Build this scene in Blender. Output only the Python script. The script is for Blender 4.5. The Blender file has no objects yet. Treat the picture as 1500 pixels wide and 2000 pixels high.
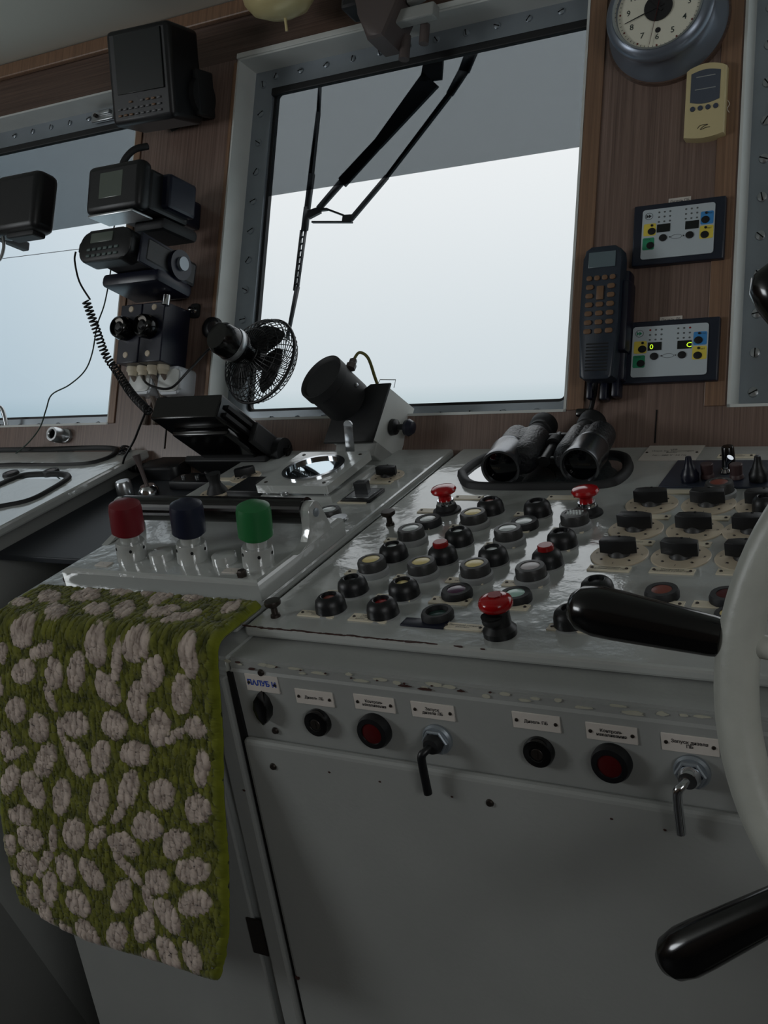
import bpy, bmesh, math, random
import numpy as np
from mathutils import Matrix, Vector, noise
random.seed(7)
S = bpy.context.scene
PI = math.pi
# ---------------- camera ----------------
FPX = 2100.0
CAM = Vector((0, 0, 1.42))
R3 = Matrix(((0.86159113, 0.02093443, -0.50717104), (0.50656136, -0.09943417, 0.85645107), (-0.03250082, -0.9948239, -0.09627617)))
cd = bpy.data.cameras.new('camera'); cam = bpy.data.objects.new('camera', cd); S.collection.objects.link(cam)
cd.sensor_fit = 'VERTICAL'; cd.sensor_height = 36; cd.lens = FPX / 2000 * 36; cd.clip_start = .01
rx, ry, rz = R3.col[0], R3.col[1], R3.col[2]
cam.matrix_world = Matrix.Translation(CAM) @ Matrix(((rx[0], -ry[0], -rz[0]), (rx[1], -ry[1], -rz[1]), (rx[2], -ry[2], -rz[2]))).to_4x4()
S.camera = cam
# ---------------- sky, lights, exposure ----------------
S.view_settings.view_transform = 'Standard'; S.view_settings.look = 'None'; S.view_settings.gamma = 1
S.view_settings.use_curve_mapping = False
S.view_settings.exposure = 0.0
wd = bpy.data.worlds.new('sky'); S.world = wd; wd.use_nodes = True
nt = wd.node_tree; bg = nt.nodes['Background']
tc = nt.nodes.new('ShaderNodeTexCoord'); sp = nt.nodes.new('ShaderNodeSeparateXYZ'); nt.links.new(tc.outputs['Generated'], sp.inputs[0])
rp = nt.nodes.new('ShaderNodeValToRGB'); nt.links.new(sp.outputs[2], rp.inputs[0])
els = rp.color_ramp.elements
els[0].position = 0.0; els[0].color = (.50, .60, .64, 1)
els[1].position = 1.0; els[1].color = (2.1, 2.2, 2.3, 1)
e = els.new(.02); e.color = (.64, .71, .75, 1)
e = els.new(.22); e.color = (.86, .885, .90, 1)
e = els.new(.40); e.color = (.95, .98, 1.0, 1)
mx = nt.nodes.new('ShaderNodeMix'); mx.data_type = 'RGBA'
mr = nt.nodes.new('ShaderNodeMapRange'); nt.links.new(sp.outputs[0], mr.inputs[0])
mr.inputs['From Min'].default_value = -.58; mr.inputs['From Max'].default_value = -.80
nt.links.new(mr.outputs[0], mx.inputs['Factor'])
mul = nt.nodes.new('ShaderNodeMix'); mul.data_type = 'RGBA'; mul.blend_type = 'MULTIPLY'; mul.inputs['Factor'].default_value = 1
nt.links.new(rp.outputs[0], mul.inputs['A']); mul.inputs['B'].default_value = (.68, .79, .87, 1)
nt.links.new(rp.outputs[0], mx.inputs['A']); nt.links.new(mul.outputs['Result'], mx.inputs['B'])
nt.links.new(mx.outputs['Result'], bg.inputs[0]); bg.inputs[1].default_value = 1.0

def area(name, loc, target, sx, sy, power, col=(1, 1, 1)):
    l = bpy.data.lights.new(name, 'AREA'); l.shape = 'RECTANGLE'; l.size = sx; l.size_y = sy; l.energy = power; l.color = col
    o = bpy.data.objects.new(name, l); S.collection.objects.link(o); o.location = loc
    o.rotation_euler = (Vector(target) - Vector(loc)).to_track_quat('-Z', 'Y').to_euler(); return o
# area lights added to brighten the interior; the side walls have no openings
area('side_fill_right', (1.62, -.9, 1.70), (-.8, 1.0, 1.2), 1.3, .6, 15.5, (.95, .98, 1))
area('side_fill_left', (-3.3, -.7, 1.70), (-.5, 1.0, 1.2), 1.3, .6, 25.0, (.92, .97, 1))

# ---------------- materials ----------------
def lin(c):
    return tuple(((v / 255) / 12.92 if v / 255 <= .04045 else ((v / 255 + .055) / 1.055) ** 2.4) for v in c) + (1,)
MATS = {}
def mat(name, rgb, rough=.5, metal=0, bump=0, bscale=60, var=0, vscale=20, spec=.5, trans=0, coat=0, emit=0):
    if name in MATS: return MATS[name]
    m = bpy.data.materials.new(name); m.use_nodes = True; n = m.node_tree.nodes; l = m.node_tree.links
    b = n['Principled BSDF']; c = lin(rgb); b.inputs['Base Color'].default_value = c
    b.inputs['Roughness'].default_value = rough; b.inputs['Metallic'].default_value = metal
    b.inputs['Specular IOR Level'].default_value = spec; b.inputs['Coat Weight'].default_value = coat
    b.inputs['Transmission Weight'].default_value = trans
    if emit: b.inputs['Emission Color'].default_value = c; b.inputs['Emission Strength'].default_value = emit
    t = n.new('ShaderNodeTexCoord')
    if bump:
        x = n.new('ShaderNodeTexNoise'); x.inputs['Scale'].default_value = bscale; x.inputs['Detail'].default_value = 4
        l.new(t.outputs['Object'], x.inputs['Vector']); bm = n.new('ShaderNodeBump'); bm.inputs['Strength'].default_value = bump; bm.inputs['Distance'].default_value = .002
        l.new(x.outputs[0], bm.inputs['Height']); l.new(bm.outputs[0], b.inputs['Normal'])
    if var:
        x = n.new('ShaderNodeTexNoise'); x.inputs['Scale'].default_value = vscale; x.inputs['Detail'].default_value = 5
        l.new(t.outputs['Object'], x.inputs['Vector']); r = n.new('ShaderNodeValToRGB'); l.new(x.outputs[0], r.inputs[0])
        r.color_ramp.elements[0].position = .3; r.color_ramp.elements[1].position = .7
        r.color_ramp.elements[0].color = tuple(v * (1 - var) for v in c[:3]) + (1,); r.color_ramp.elements[1].color = tuple(min(1, v * (1 + var)) for v in c[:3]) + (1,)
        l.new(r.outputs[0], b.inputs['Base Color'])
    MATS[name] = m; return m
PAINT = mat('grey_gloss_paint', (178, 181, 178), .11, 0, .30, 55, .05, 9, .5)
PAINT.node_tree.nodes['Principled BSDF'].inputs['IOR'].default_value = 2.25
PAINT2 = mat('grey_satin_paint', (150, 152, 149), .42, 0, .12, 220, .06, 6, .4)
WHEELP = mat('wheel_paint', (178, 180, 172), .38, 0, .15, 150, .08, 30)
WHITE = mat('white_paint', (205, 208, 205), .4, 0, .05, 60, .04)
FLANGE = mat('brushed_alloy', (150, 158, 165), .38, .6, .03, 80, .08, 12)
ALLOY = mat('bare_alloy', (175, 178, 180), .28, .85, .1, 80, .05)
CHROME = mat('chrome', (205, 208, 212), .12, 1)
BLACK = mat('black_plastic', (14, 15, 18), .42, 0, .06, 200)
BLACKG = mat('black_gloss', (10, 10, 11), .16, 0, 0, 1, 0, 1, .6)
RUBBER = mat('black_rubber', (22, 23, 25), .6, 0, .05, 120)
NAVY = mat('navy_plastic', (16, 20, 38), .35)
DARKGAP = mat('dark_gap', (6, 6, 6), .9)
CREAM = mat('label_plastic', (216, 206, 184), .45, 0, 0, 1, .04, 60)
DISC = mat('disc_plastic', (200, 186, 164), .4, 0, 0, 1, .04, 60)
PLATEW = mat('white_label', (205, 198, 190), .45)
INK = mat('ink', (25, 24, 26), .6)
BLUEINK = mat('blue_ink', (12, 60, 165), .5)
SCREW = mat('dark_screw', (60, 54, 50), .4, .7)
RED = mat('red_plastic', (185, 8, 18), .16, 0, 0, 1, 0, 1, .5, .15, .3)
REDLENS = mat('red_lens', (140, 20, 22), .25)
REDDARK = mat('dark_red_lens', (72, 10, 12), .3)
REDCAP = mat('dark_red_cap', (112, 22, 32), .4, 0, .04, 50)
NAVYCAP = mat('navy_cap', (20, 26, 48), .4, 0, .04, 50)
GREENCAP = mat('green_cap', (38, 112, 62), .4, 0, .04, 50)
YLENS = mat('yellow_lens', (228, 208, 140), .3, 0, .1, 300)
CLENS = mat('clear_lens', (215, 222, 222), .12)
GLENS = mat('pale_green_lens', (165, 200, 188), .2)
LLENS = mat('lilac_lens', (190, 182, 184), .3)
PLENS = mat('purple_lens', (72, 36, 66), .2)
DGLENS = mat('dark_green_lens', (48, 72, 66), .15)
BRLENS = mat('brown_red_lens', (122, 58, 44), .35)
GREYRING = mat('grey_ring', (140, 142, 142), .45)
DKRING = mat('dark_knurled_ring', (52, 52, 52), .45, 0, .1, 300)
GREEN = mat('green_print', (40, 140, 100), .5); BLUE = mat('blue_print', (60, 140, 205), .5); YEL = mat('yellow_print', (225, 205, 80), .5)
SILV = mat('silver_panel', (190, 200, 206), .4, .1)
SCREEN = mat('lcd_screen', (92, 100, 92), .25); DSCREEN = mat('dark_screen', (24, 28, 28), .2)
SEG = mat('lit_segments', (190, 235, 40), .5, emit=1.2)
AMBER = mat('amber_keys', (112, 84, 60), .5)
BEIGE = mat('beige_plastic', (205, 190, 145), .4)
CLOCKW = mat('clock_face', (225, 222, 205), .4)
CLOCKB = mat('clock_case', (122, 130, 142), .3, .5)
TRANSL = mat('frosted_plastic', (190, 195, 200), .35)
BRASS = mat('cream_enamel', (205, 190, 140), .3, .1)
BROWNG = mat('brown_grey_casting', (92, 82, 80), .5, .2, .2, 40)
CHIP = mat('bare_chip', (62, 36, 30), .7)
RUSTW = mat('worn_filler', (178, 176, 160), .6)
BACKDARK = mat('dark_floor_lino', (34, 33, 32), .6, 0, .1, 30)
GREENCORD = mat('dark_green_cord', (38, 58, 50), .5); BLKCORD = mat('black_cord', (15, 15, 17), .45)
YCORD = mat('olive_cord', (95, 92, 40), .5)
DARKEXT = mat('wiper_black', (18, 20, 26), .5)
MIRROR = mat('mirror_glass', (190, 205, 212), .03, 1)
CREAMLAMP = BRASS

def wood(name, a, b, rough=.35, sc=1, axis=1):
    m = bpy.data.materials.new(name); m.use_nodes = True; n = m.node_tree.nodes; l = m.node_tree.links; p = n['Principled BSDF']
    t = n.new('ShaderNodeTexCoord'); mp = n.new('ShaderNodeMapping'); l.new(t.outputs['Object'], mp.inputs[0])
    s = [300, 300, 300]; s[axis] = 3; mp.inputs['Scale'].default_value = s
    x = n.new('ShaderNodeTexNoise'); x.inputs['Scale'].default_value = sc; x.inputs['Detail'].default_value = 6; x.inputs['Roughness'].default_value = .7; l.new(mp.outputs[0], x.inputs['Vector'])
    r = n.new('ShaderNodeValToRGB'); r.color_ramp.elements[0].position = .35; r.color_ramp.elements[1].position = .68
    r.color_ramp.elements[0].color = lin(a); r.color_ramp.elements[1].color = lin(b); l.new(x.outputs[0], r.inputs[0]); l.new(r.outputs[0], p.inputs['Base Color'])
    bm = n.new('ShaderNodeBump'); bm.inputs['Strength'].default_value = .06; bm.inputs['Distance'].default_value = .001; l.new(x.outputs[0], bm.inputs['Height']); l.new(bm.outputs[0], p.inputs['Normal'])
    p.inputs['Roughness'].default_value = rough; return m
WOOD = wood('walnut_veneer', (96, 78, 70), (136, 114, 104), .32)
WOODT = wood('oak_trim', (112, 86, 68), (144, 112, 88), .4)
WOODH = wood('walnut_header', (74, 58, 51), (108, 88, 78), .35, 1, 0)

def glassmat():
    m = bpy.data.materials.new('window_glass'); m.use_nodes = True; n = m.node_tree.nodes; l = m.node_tree.links
    n.remove(n['Principled BSDF']); t = n.new('ShaderNodeBsdfTransparent'); t.inputs[0].default_value = (.985, .99, .99, 1)
    g = n.new('ShaderNodeBsdfGlossy'); g.inputs['Roughness'].default_value = .02; lw = n.new('ShaderNodeLayerWeight'); f = n.new('ShaderNodeMath'); f.operation = 'POWER'; f.inputs[1].default_value = 4; l.new(lw.outputs['Facing'], f.inputs[0])
    mx = n.new('ShaderNodeMixShader'); l.new(f.outputs[0], mx.inputs[0]); l.new(t.outputs[0], mx.inputs[1]); l.new(g.outputs[0], mx.inputs[2])
    l.new(mx.outputs[0], n['Material Output'].inputs[0]); return m
GLASS = glassmat()
def filmmat():
    m = bpy.data.materials.new('tinted_sun_film'); m.use_nodes = True; n = m.node_tree.nodes; l = m.node_tree.links
    n.remove(n['Principled BSDF']); t = n.new('ShaderNodeBsdfTransparent'); t.inputs[0].default_value = (.40, .42, .43, 1)
    l.new(t.outputs[0], n['Material Output'].inputs[0]); return m
FILM = filmmat()
def ceilmat():
    m = bpy.data.materials.new('perforated_ceiling_panel'); m.use_nodes = True; n = m.node_tree.nodes; l = m.node_tree.links; p = n['Principled BSDF']
    t = n.new('ShaderNodeTexCoord'); v = n.new('ShaderNodeTexVoronoi'); v.inputs['Scale'].default_value = 125; v.inputs['Randomness'].default_value = .15
    l.new(t.outputs['Object'], v.inputs['Vector']); r = n.new('ShaderNodeValToRGB'); l.new(v.outputs['Distance'], r.inputs[0])
    r.color_ramp.elements[0].position = .26; r.color_ramp.elements[1].position = .34
    r.color_ramp.elements[0].color = lin((112, 112, 106)); r.color_ramp.elements[1].color = lin((222, 222, 212)); l.new(r.outputs[0], p.inputs['Base Color']); p.inputs['Roughness'].default_value = .7
    return m
CEIL = ceilmat()

# ---------------- frames on the real surfaces ----------------
def frame(o, x, y, z):
    m = Matrix.Identity(4)
    for i, v in enumerate((x, y, z, o)):
        for j in range(3): m[j][i] = v[j]
    return m
s17, c17 = math.sin(math.radians(17)), math.cos(math.radians(17))
aw = math.radians(12.09)
FT = frame((0, 1.118, 1.253), (1, 0, 0), (0, c17, s17), (0, -s17, c17))            # console top
FW = frame((0, 1.462, 1.359), (1, 0, 0), (0, math.sin(aw), math.cos(aw)), (0, -math.cos(aw), math.sin(aw)))  # front wall, leaning out
FP = frame((0, .8712, 1.163), (1, 0, 0), (0, -.2419, .9703), (0, -.9703, -.2419))   # console front, leaning in
FH = frame((0, .880, 1.15), (1, 0, 0), (0, 0, 1), (0, -1, 0))
def loc(F, px, py, off=0):
    r = R3 @ Vector(((px - 750) / FPX, (py - 1000) / FPX, 1)); z = F.col[2].xyz; O = F.col[3].xyz + z * off
    t = (O - CAM).dot(z) / r.dot(z); p = CAM + r * t; return Vector(((p - O).dot(F.col[0].xyz), (p - O).dot(F.col[1].xyz), off))
def at(F, px, py, off=0, h=0, rx=0, ry=0, rz=0):
    """frame at the point of surface F (raised by off) seen there, dropped back by h"""
    p = loc(F, px, py, off); p.z -= h
    return F @ Matrix.Translation(p) @ Matrix.Rotation(rz, 4, 'Z') @ Matrix.Rotation(ry, 4, 'Y') @ Matrix.Rotation(rx, 4, 'X')
def onf(F, x, y, z=0, rx=0, ry=0, rz=0):
    return F @ Matrix.Translation((x, y, z)) @ Matrix.Rotation(rz, 4, 'Z') @ Matrix.Rotation(ry, 4, 'Y') @ Matrix.Rotation(rx, 4, 'X')
I4 = Matrix.Identity(4)

# ---------------- mesh builder ----------------
class G:
    def __init__(s): s.b = bmesh.new()
    def box(s, c, d, bev=0, M=I4, seg=2):
        r = bmesh.ops.create_cube(s.b, size=1, matrix=M @ Matrix.Translation(c) @ Matrix.Diagonal((*d, 1)))
        if bev:
            es = list({e for v in r['verts'] for e in v.link_edges})
            bmesh.ops.bevel(s.b, geom=es, offset=bev, segments=seg, affect='EDGES', profile=.5)
        return s
    def lathe(s, prof, seg=28, M=I4):
        rings = []
        for r, z in prof:
            if r < 1e-6: rings.append([s.b.verts.new(M @ Vector((0, 0, z)))])
            else: rings.append([s.b.verts.new(M @ Vector((r * math.cos(2 * PI * i / seg), r * math.sin(2 * PI * i / seg), z))) for i in range(seg)])
        for a, b in zip(rings, rings[1:]):
            for i in range(seg):
                j = (i + 1) % seg
                if len(a) == 1 and len(b) == 1: continue
                if len(a) == 1: s.b.faces.new((a[0], b[j], b[i]))
                elif len(b) == 1: s.b.faces.new((a[i], a[j], b[0]))
                else: s.b.faces.new((a[i], a[j], b[j], b[i]))
        return s
    def cyl(s, r, z0, z1, seg=24, M=I4, r2=None): return s.lathe([(0, z0), (r, z0), (r if r2 is None else r2, z1), (0, z1)], seg, M)
    def prism(s, poly, z0, z1, bev=0, M=I4):
        lo = [s.b.verts.new(M @ Vector((x, y, z0))) for x, y in poly]; hi = [s.b.verts.new(M @ Vector((x, y, z1))) for x, y in poly]
        f1 = s.b.faces.new(lo[::-1]); f2 = s.b.faces.new(hi); n = len(poly)
        for i in range(n): s.b.faces.new((lo[i], lo[(i + 1) % n], hi[(i + 1) % n], hi[i]))
        if bev: bmesh.ops.bevel(s.b, geom=list(f2.edges), offset=bev, segments=2, affect='EDGES', profile=.5)
        return s
    def ring(s, outer, inner, z0, z1, M=I4):
        n = len(outer); V = [[s.b.verts.new(M @ Vector((p[0], p[1], z))) for p in q] for q, z in ((outer, z0), (outer, z1), (inner, z1), (inner, z0))]
        for k in range(4):
            a, b = V[k], V[(k + 1) % 4]
            for i in range(n): s.b.faces.new((a[i], a[(i + 1) % n], b[(i + 1) % n], b[i]))
        return s
    def tube(s, pts, r, seg=10, cap=True):
        pts = [Vector(p) for p in pts]; n = len(pts); rr = r if isinstance(r, (list, tuple)) else [r] * n
        ring0 = None; up = None; rings = []
        for i, p in enumerate(pts):
            t = (pts[min(i + 1, n - 1)] - pts[max(i - 1, 0)]).normalized()
            if up is None: up = Vector((0, 0, 1)) if abs(t.z) < .9 else Vector((1, 0, 0))
            a = t.cross(up).normalized(); up = a.cross(t).normalized()
            rings.append([s.b.verts.new(p + (a * math.cos(2 * PI * k / seg) + up * math.sin(2 * PI * k / seg)) * rr[i]) for k in range(seg)])
        for A, B in zip(rings, rings[1:]):
            for k in range(seg): s.b.faces.new((A[k], A[(k + 1) % seg], B[(k + 1) % seg], B[k]))
        if cap: s.b.faces.new(rings[0][::-1]); s.b.faces.new(rings[-1])
        return s
    def torus(s, R, r, M=I4, seg=64, rs=12):
        V = [[s.b.verts.new(M @ Vector(((R + r * math.cos(b)) * math.cos(a), (R + r * math.cos(b)) * math.sin(a), r * math.sin(b)))) for b in [2 * PI * k / rs for k in range(rs)]] for a in [2 * PI * k / seg for k in range(seg)]]
        for i in range(seg):
            for k in range(rs): s.b.faces.new((V[i][k], V[(i + 1) % seg][k], V[(i + 1) % seg][(k + 1) % rs], V[i][(k + 1) % rs]))
        return s
    def quad(s, pts):
        s.b.faces.new([s.b.verts.new(Vector(p)) for p in pts]); return s
WM = {}
def put(o, parent, M):
    S.collection.objects.link(o)
    if parent is not None:
        o.parent = parent; o.matrix_basis = WM[parent.name].inverted() @ M
    else: o.matrix_basis = M
    WM[o.name] = M; return o
def add(name, g, m, parent=None, M=I4, label=None, kind=None, ang=38, group=None, flat=False):
    b = g.b; bmesh.ops.recalc_face_normals(b, faces=b.faces[:])
    for f in b.faces: f.smooth = not flat and not (len(f.verts) == 4 and f.calc_area() > .0008 and len(b.faces) < 200)
    for e in b.edges:
        if len(e.link_faces) == 2 and e.calc_face_angle(0) > math.radians(ang): e.smooth = False
    me = bpy.data.meshes.new(name); b.to_mesh(me); b.free(); me.materials.append(m)
    o = bpy.data.objects.new(name, me); put(o, parent, M)
    if label: o['label'] = label
    if kind: o['kind'] = kind
    if group: o['group'] = group
    return o
def thing(name, label, cat, M=I4, group=None):
    o = bpy.data.objects.new(name, None); o.empty_display_size = .02; put(o, None, M); o['label'] = label; o['category'] = cat
    if group: o['group'] = group
    return o
def tag(o, label, cat, group=None):
    o['label'] = label; o['category'] = cat
    if group: o['group'] = group
    return o
def structure(name, g, m, parent=None, M=I4, **k):
    o = add(name, g, m, parent, M, **k)
    if parent is None: o['kind'] = 'structure'
    return o
def text(body, size, m, parent, M, name='lettering', spacing=.9, bold=0, label=None):
    c = bpy.data.curves.new('t', 'FONT'); c.body = body; c.size = size; c.align_x = 'CENTER'; c.align_y = 'CENTER'; c.space_line = spacing; c.offset = bold; c.resolution_u = 2
    t = bpy.data.objects.new('t', c); S.collection.objects.link(t); bpy.context.view_layer.update()
    me = bpy.data.meshes.new_from_object(t.evaluated_get(bpy.context.evaluated_depsgraph_get())); bpy.data.objects.remove(t); bpy.data.curves.remove(c)
    me.name = name; me.materials.clear(); me.materials.append(m); o = bpy.data.objects.new(name, me); put(o, parent, M)
    if label: o['label'] = label
    return o
def rrect(w, h, r, n=6, cx=0, cy=0):
    out = []
    for (sx, sy, a0) in ((1, 1, 0), (-1, 1, 90), (-1, -1, 180), (1, -1, 270)):
        for i in range(n + 1):
            a = math.radians(a0 + 90 * i / n); out.append((cx + sx * (w / 2 - r) + r * math.cos(a), cy + sy * (h / 2 - r) + r * math.sin(a)))
    return out
def circ(r, n=32, cx=0, cy=0, ry=None): return [(cx + r * math.cos(2 * PI * i / n), cy + (ry or r) * math.sin(2 * PI * i / n)) for i in range(n)]
def smooth(pts, n=8):
    pts = [Vector(p) for p in pts]; out = []
    for i in range(len(pts) - 1):
        p0 = pts[max(i - 1, 0)]; p1 = pts[i]; p2 = pts[i + 1]; p3 = pts[min(i + 2, len(pts) - 1)]
        for k in range(n):
            t = k / n; out.append(.5 * ((2 * p1) + (p2 - p0) * t + (2 * p0 - 5 * p1 + 4 * p2 - p3) * t * t + (3 * p1 - p0 - 3 * p2 + p3) * t ** 3))
    out.append(pts[-1]); return out
def wpt(F, px, py, off=0): return F @ loc(F, px, py, off)
#PART2
# ================= the room =================
ZC = 2.165
wl_top = .85
XL, XR, YB = -3.4, 1.75, -2.0
OPEN = [(-2.25, -1.462, .048, .712), (-1.229, -.562, .048, .712), (-.336, .42, .048, .712)]   # window openings x0,x1,y0,y1
TH = .05
g = G()
xs = [XL, OPEN[0][0], OPEN[0][1], OPEN[1][0], OPEN[1][1], OPEN[2][0], OPEN[2][1], XR]
for i in range(0, 8, 2):   # piers between the windows
    g.box(((xs[i] + xs[i + 1]) / 2, .38, -TH / 2), (xs[i + 1] - xs[i], .664, TH))
g.box(((XL + XR) / 2, -.0, -TH / 2), (XR - XL, .096, TH))
structure('wall_front', g, WOOD, None, FW)
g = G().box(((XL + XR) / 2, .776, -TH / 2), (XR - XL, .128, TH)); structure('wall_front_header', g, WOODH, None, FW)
g = G().box(((XL + XR) / 2, 1.475, .66), (XR - XL, .03, 1.32)); structure('wall_front_lower', g, PAINT2)
g = G().box(((XL + XR) / 2, (YB + 1.66) / 2, ZC + .02), (XR - XL, 1.66 - YB, .04)); structure('ceiling', g, CEIL)
g = G().box(((XL + XR) / 2, (YB + 1.5) / 2, -.02), (XR - XL, 1.5 - YB, .04)); structure('floor', g, BACKDARK)
g = G().box(((XL + XR) / 2, YB - .02, 1.08), (XR - XL, .04, 2.17)); structure('wall_back', g, mat('back_wall_panel', (120, 100, 84), .6))
WSIDE = mat('side_wall_panel', (130, 108, 90), .6)
g = G().box((XL - .02, -.2, 1.08), (.04, 3.7, 2.17)); structure('wall_left', g, WSIDE)
g = G().box((XR + .02, -.2, 1.08), (.04, 3.7, 2.17)); structure('wall_right', g, WSIDE)
# moulding under the ceiling
g = G().box(((XL + XR) / 2, .806, .006), (XR - XL, .03, .012), .003); structure('trim_1', g, WOODT, None, FW)
# pale strips along the pier edges
def strip(n, x, y0, y1, w=.012): structure(n, G().box((x, (y0 + y1) / 2, .0015), (w, y1 - y0, .003), .001), WOODT, None, FW)
strip('trim_2', -1.454, .05, .70, .016); strip('trim_3', -1.2325, .05, .705, .007); strip('trim_4', -.548, .05, .70, .026); strip('trim_5', -.352, .05, .66, .028)
for k, (x, y) in enumerate([(-.548, .075), (-.349, .082), (-.352, .335), (-.548, .30)]):
    pass
# seam in the lower wood strip
structure('trim_6', G().box((-.43, .024, .0008), (.0015, .046, .0016)), DARKGAP, None, FW)
structure('trim_7', G().box((-1.318, .024, .0008), (.0015, .046, .0016)), DARKGAP, None, FW)

def window(n, o, left_only=None, shade_y=.472):
    x0, x1, y0, y1 = o; D = -.05
    g = G()   # white lining of the opening
    t = .004
    g.box(((x0 + x1) / 2, y1 - t / 2, D / 2), (x1 - x0, t, -D + .002)); g.box(((x0 + x1) / 2, y0 + t / 2, D / 2), (x1 - x0, t, -D + .002))
    g.box((x0 + t / 2, (y0 + y1) / 2, D / 2), (t, y1 - y0, -D + .002)); g.box((x1 - t / 2, (y0 + y1) / 2, D / 2), (t, y1 - y0, -D + .002))
    root = structure(n, g, WHITE, None, FW)
    fw = .045; fb = .026; ft = .042
    gx0, gx1, gy0, gy1 = x0 + fw, x1 - .02, y0 + fb, y1 - ft
    out = [(x1, y1), (x0, y1), (x0, y0), (x1, y0)]
    inn = rrect(gx1 - gx0, gy1 - gy0, .012, 5, (gx0 + gx1) / 2, (gy0 + gy1) / 2)
    # flange as ring between matching polygons
    O = rrect(x1 - x0, y1 - y0, .001, 5, (x0 + x1) / 2, (y0 + y1) / 2)
    add('window_frame', G().ring(O, inn, D - .02, D), FLANGE, root, FW, ang=30)
    gi = rrect(gx1 - gx0 - .012, gy1 - gy0 - .012, .008, 5, (gx0 + gx1) / 2, (gy0 + gy1) / 2)
    add('gasket', G().ring(inn, gi, D - .016, D - .007), RUBBER, root, FW, ang=30)
    add('window_pane', G().box(((gx0 + gx1) / 2, (gy0 + gy1) / 2, D - .013), (gx1 - gx0, gy1 - gy0, .004)), GLASS, root, FW)
    if shade_y:
        h = gy1 - shade_y
        add('sun_film', G().box(((gx0 + gx1) / 2, shade_y + h / 2, D - .009), (gx1 - gx0 - .012, h, .0008)), FILM, root, FW, label='grey tinted film over the upper third of the pane')
        add('film_roller', G().box(((gx0 + gx1) / 2, gy1 - .006, D - .001), (gx1 - gx0, .014, .01), .002), RUBBER, root, FW)
    # screws round the flange
    pitch = .055
    def screw(x, y, r=.0072):
        a = random.random() * PI; M = FW @ Matrix.Translation((x, y, D)) @ Matrix.Rotation(a, 4, 'Z')
        s = G(); s.lathe([(0, .0036), (r * .45, .0034), (r * .9, .0022), (r, .0004), (r, 0), (0, 0)], 14)
        o_ = add('screw', s, ALLOY if n == 'window_3' else FLANGE, root, M)
        add('slot', G().box((0, 0, .0032), (r * 1.7, .0017, .001)), DARKGAP, o_, M)
    y = y0 + .01
    k = int((y1 - y0 - .03) / pitch)
    if n != 'window_1':
        for i in range(k + 1): screw(x0 + .023, y0 + .03 + i * pitch)
    m = int((x1 - x0 - .03) / pitch)
    for i in range(m + 1):
        xx = x0 + .05 + i * pitch
        if n == 'window_3' and xx > 0: continue
        if n == 'window_1' and xx < -1.95: continue
        if xx < x1 - .01:
            screw(xx, y0 + .0105, .0065)
            if n != 'window_3': screw(xx, y1 - .018, .006)
    return root
window('window_1', OPEN[0]); window('window_2', OPEN[1]); window('window_3', OPEN[2], shade_y=None)
# the white frame board over the middle window with two screws
structure('trim_8', G().box((-.896, .716, .002), (.668, .010, .004), .001), WHITE, None, FW)

# ================= outside the panes =================
# pantograph wiper on the middle window
def wp(px, py, off=-.115): return FW @ loc(FW, px, py, off)
w = thing('window_wiper', 'black twin-arm wiper outside the middle window with long slotted blade', 'wiper', FW @ Matrix.Translation(loc(FW, 850, 110, -.115)))
def bar(a, b, wa, wb, th=.006, F=FW, off=-.115):
    A, B = loc(F, *a, off), loc(F, *b, off); d = (B - A); d.z = 0; n_ = Vector((-d.y, d.x, 0)).normalized()
    return [(A + n_ * wa / 2).xy, (A - n_ * wa / 2).xy, (B - n_ * wb / 2).xy, (B + n_ * wb / 2).xy], off
def barprism(g_, a, b, wa, wb, th=.006, off=-.115):
    p, _ = bar(a, b, wa, wb, th, FW, off); g_.prism([tuple(q) for q in p], off - th / 2, off + th / 2)
g = G(); barprism(g, (850, 95), (842, 158), .036, .042); barprism(g, (842, 155), (737, 283), .044, .020); barprism(g, (739, 280), (668, 357), .020, .022); barprism(g, (668, 355), (622, 408), .012, .010); add('main_arm', g, DARKEXT, w, FW)
g = G(); barprism(g, (922, 100), (906, 140), .022, .020); barprism(g, (906, 138), (878, 185), .018, .012); barprism(g, (878, 185), (756, 345), .009, .006); barprism(g, (756, 345), (686, 428), .008, .008); add('guide_arm', g, DARKEXT, w, FW)
g = G(); barprism(g, (610, 434), (688, 434), .003, .003); barprism(g, (622, 410), (640, 409), .006, .004); barprism(g, (640, 409), (672, 421), .003, .003); barprism(g, (670, 427), (688, 426), .012, .012); barprism(g, (603, 420), (626, 410), .016, .012); add('link', g, DARKEXT, w, FW)
g = G(); barprism(g, (625, 168), (622, 220), .003, .004, .008, -.118); barprism(g, (622, 220), (608, 340), .005, .008, .008, -.118); barprism(g, (609, 340), (600, 410), .010, .009, .008, -.118)
barprism(g, (600, 405), (595, 450), .010, .011, .008, -.118)
for k in range(9):   # ladder-like slotted stiffener
    t0 = k / 9; x = 594 - 16 * t0; y = 450 + 118 * t0
    barprism(g, (x - 4, y), (x + 4, y), .002, .002, .006, -.118)
barprism(g, (597, 450), (581, 568), .0025, .002, .006, -.118); barprism(g, (589, 450), (575, 568), .003, .0025, .006, -.118)
barprism(g, (581, 560), (561, 662), .007, .004, .006, -.118)
add('blade', g, DARKEXT, w, FW)
# thin stay wire and window handle beyond the left window
o = add('stay_wire', G().tube([wp(-60, 513, -.5), wp(150, 487, -.5), wp(330, 462, -.5)], .0009, 6), BLKCORD); tag(o, 'thin dark rigging wire crossing the sky beyond the left window', 'wire')
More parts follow.
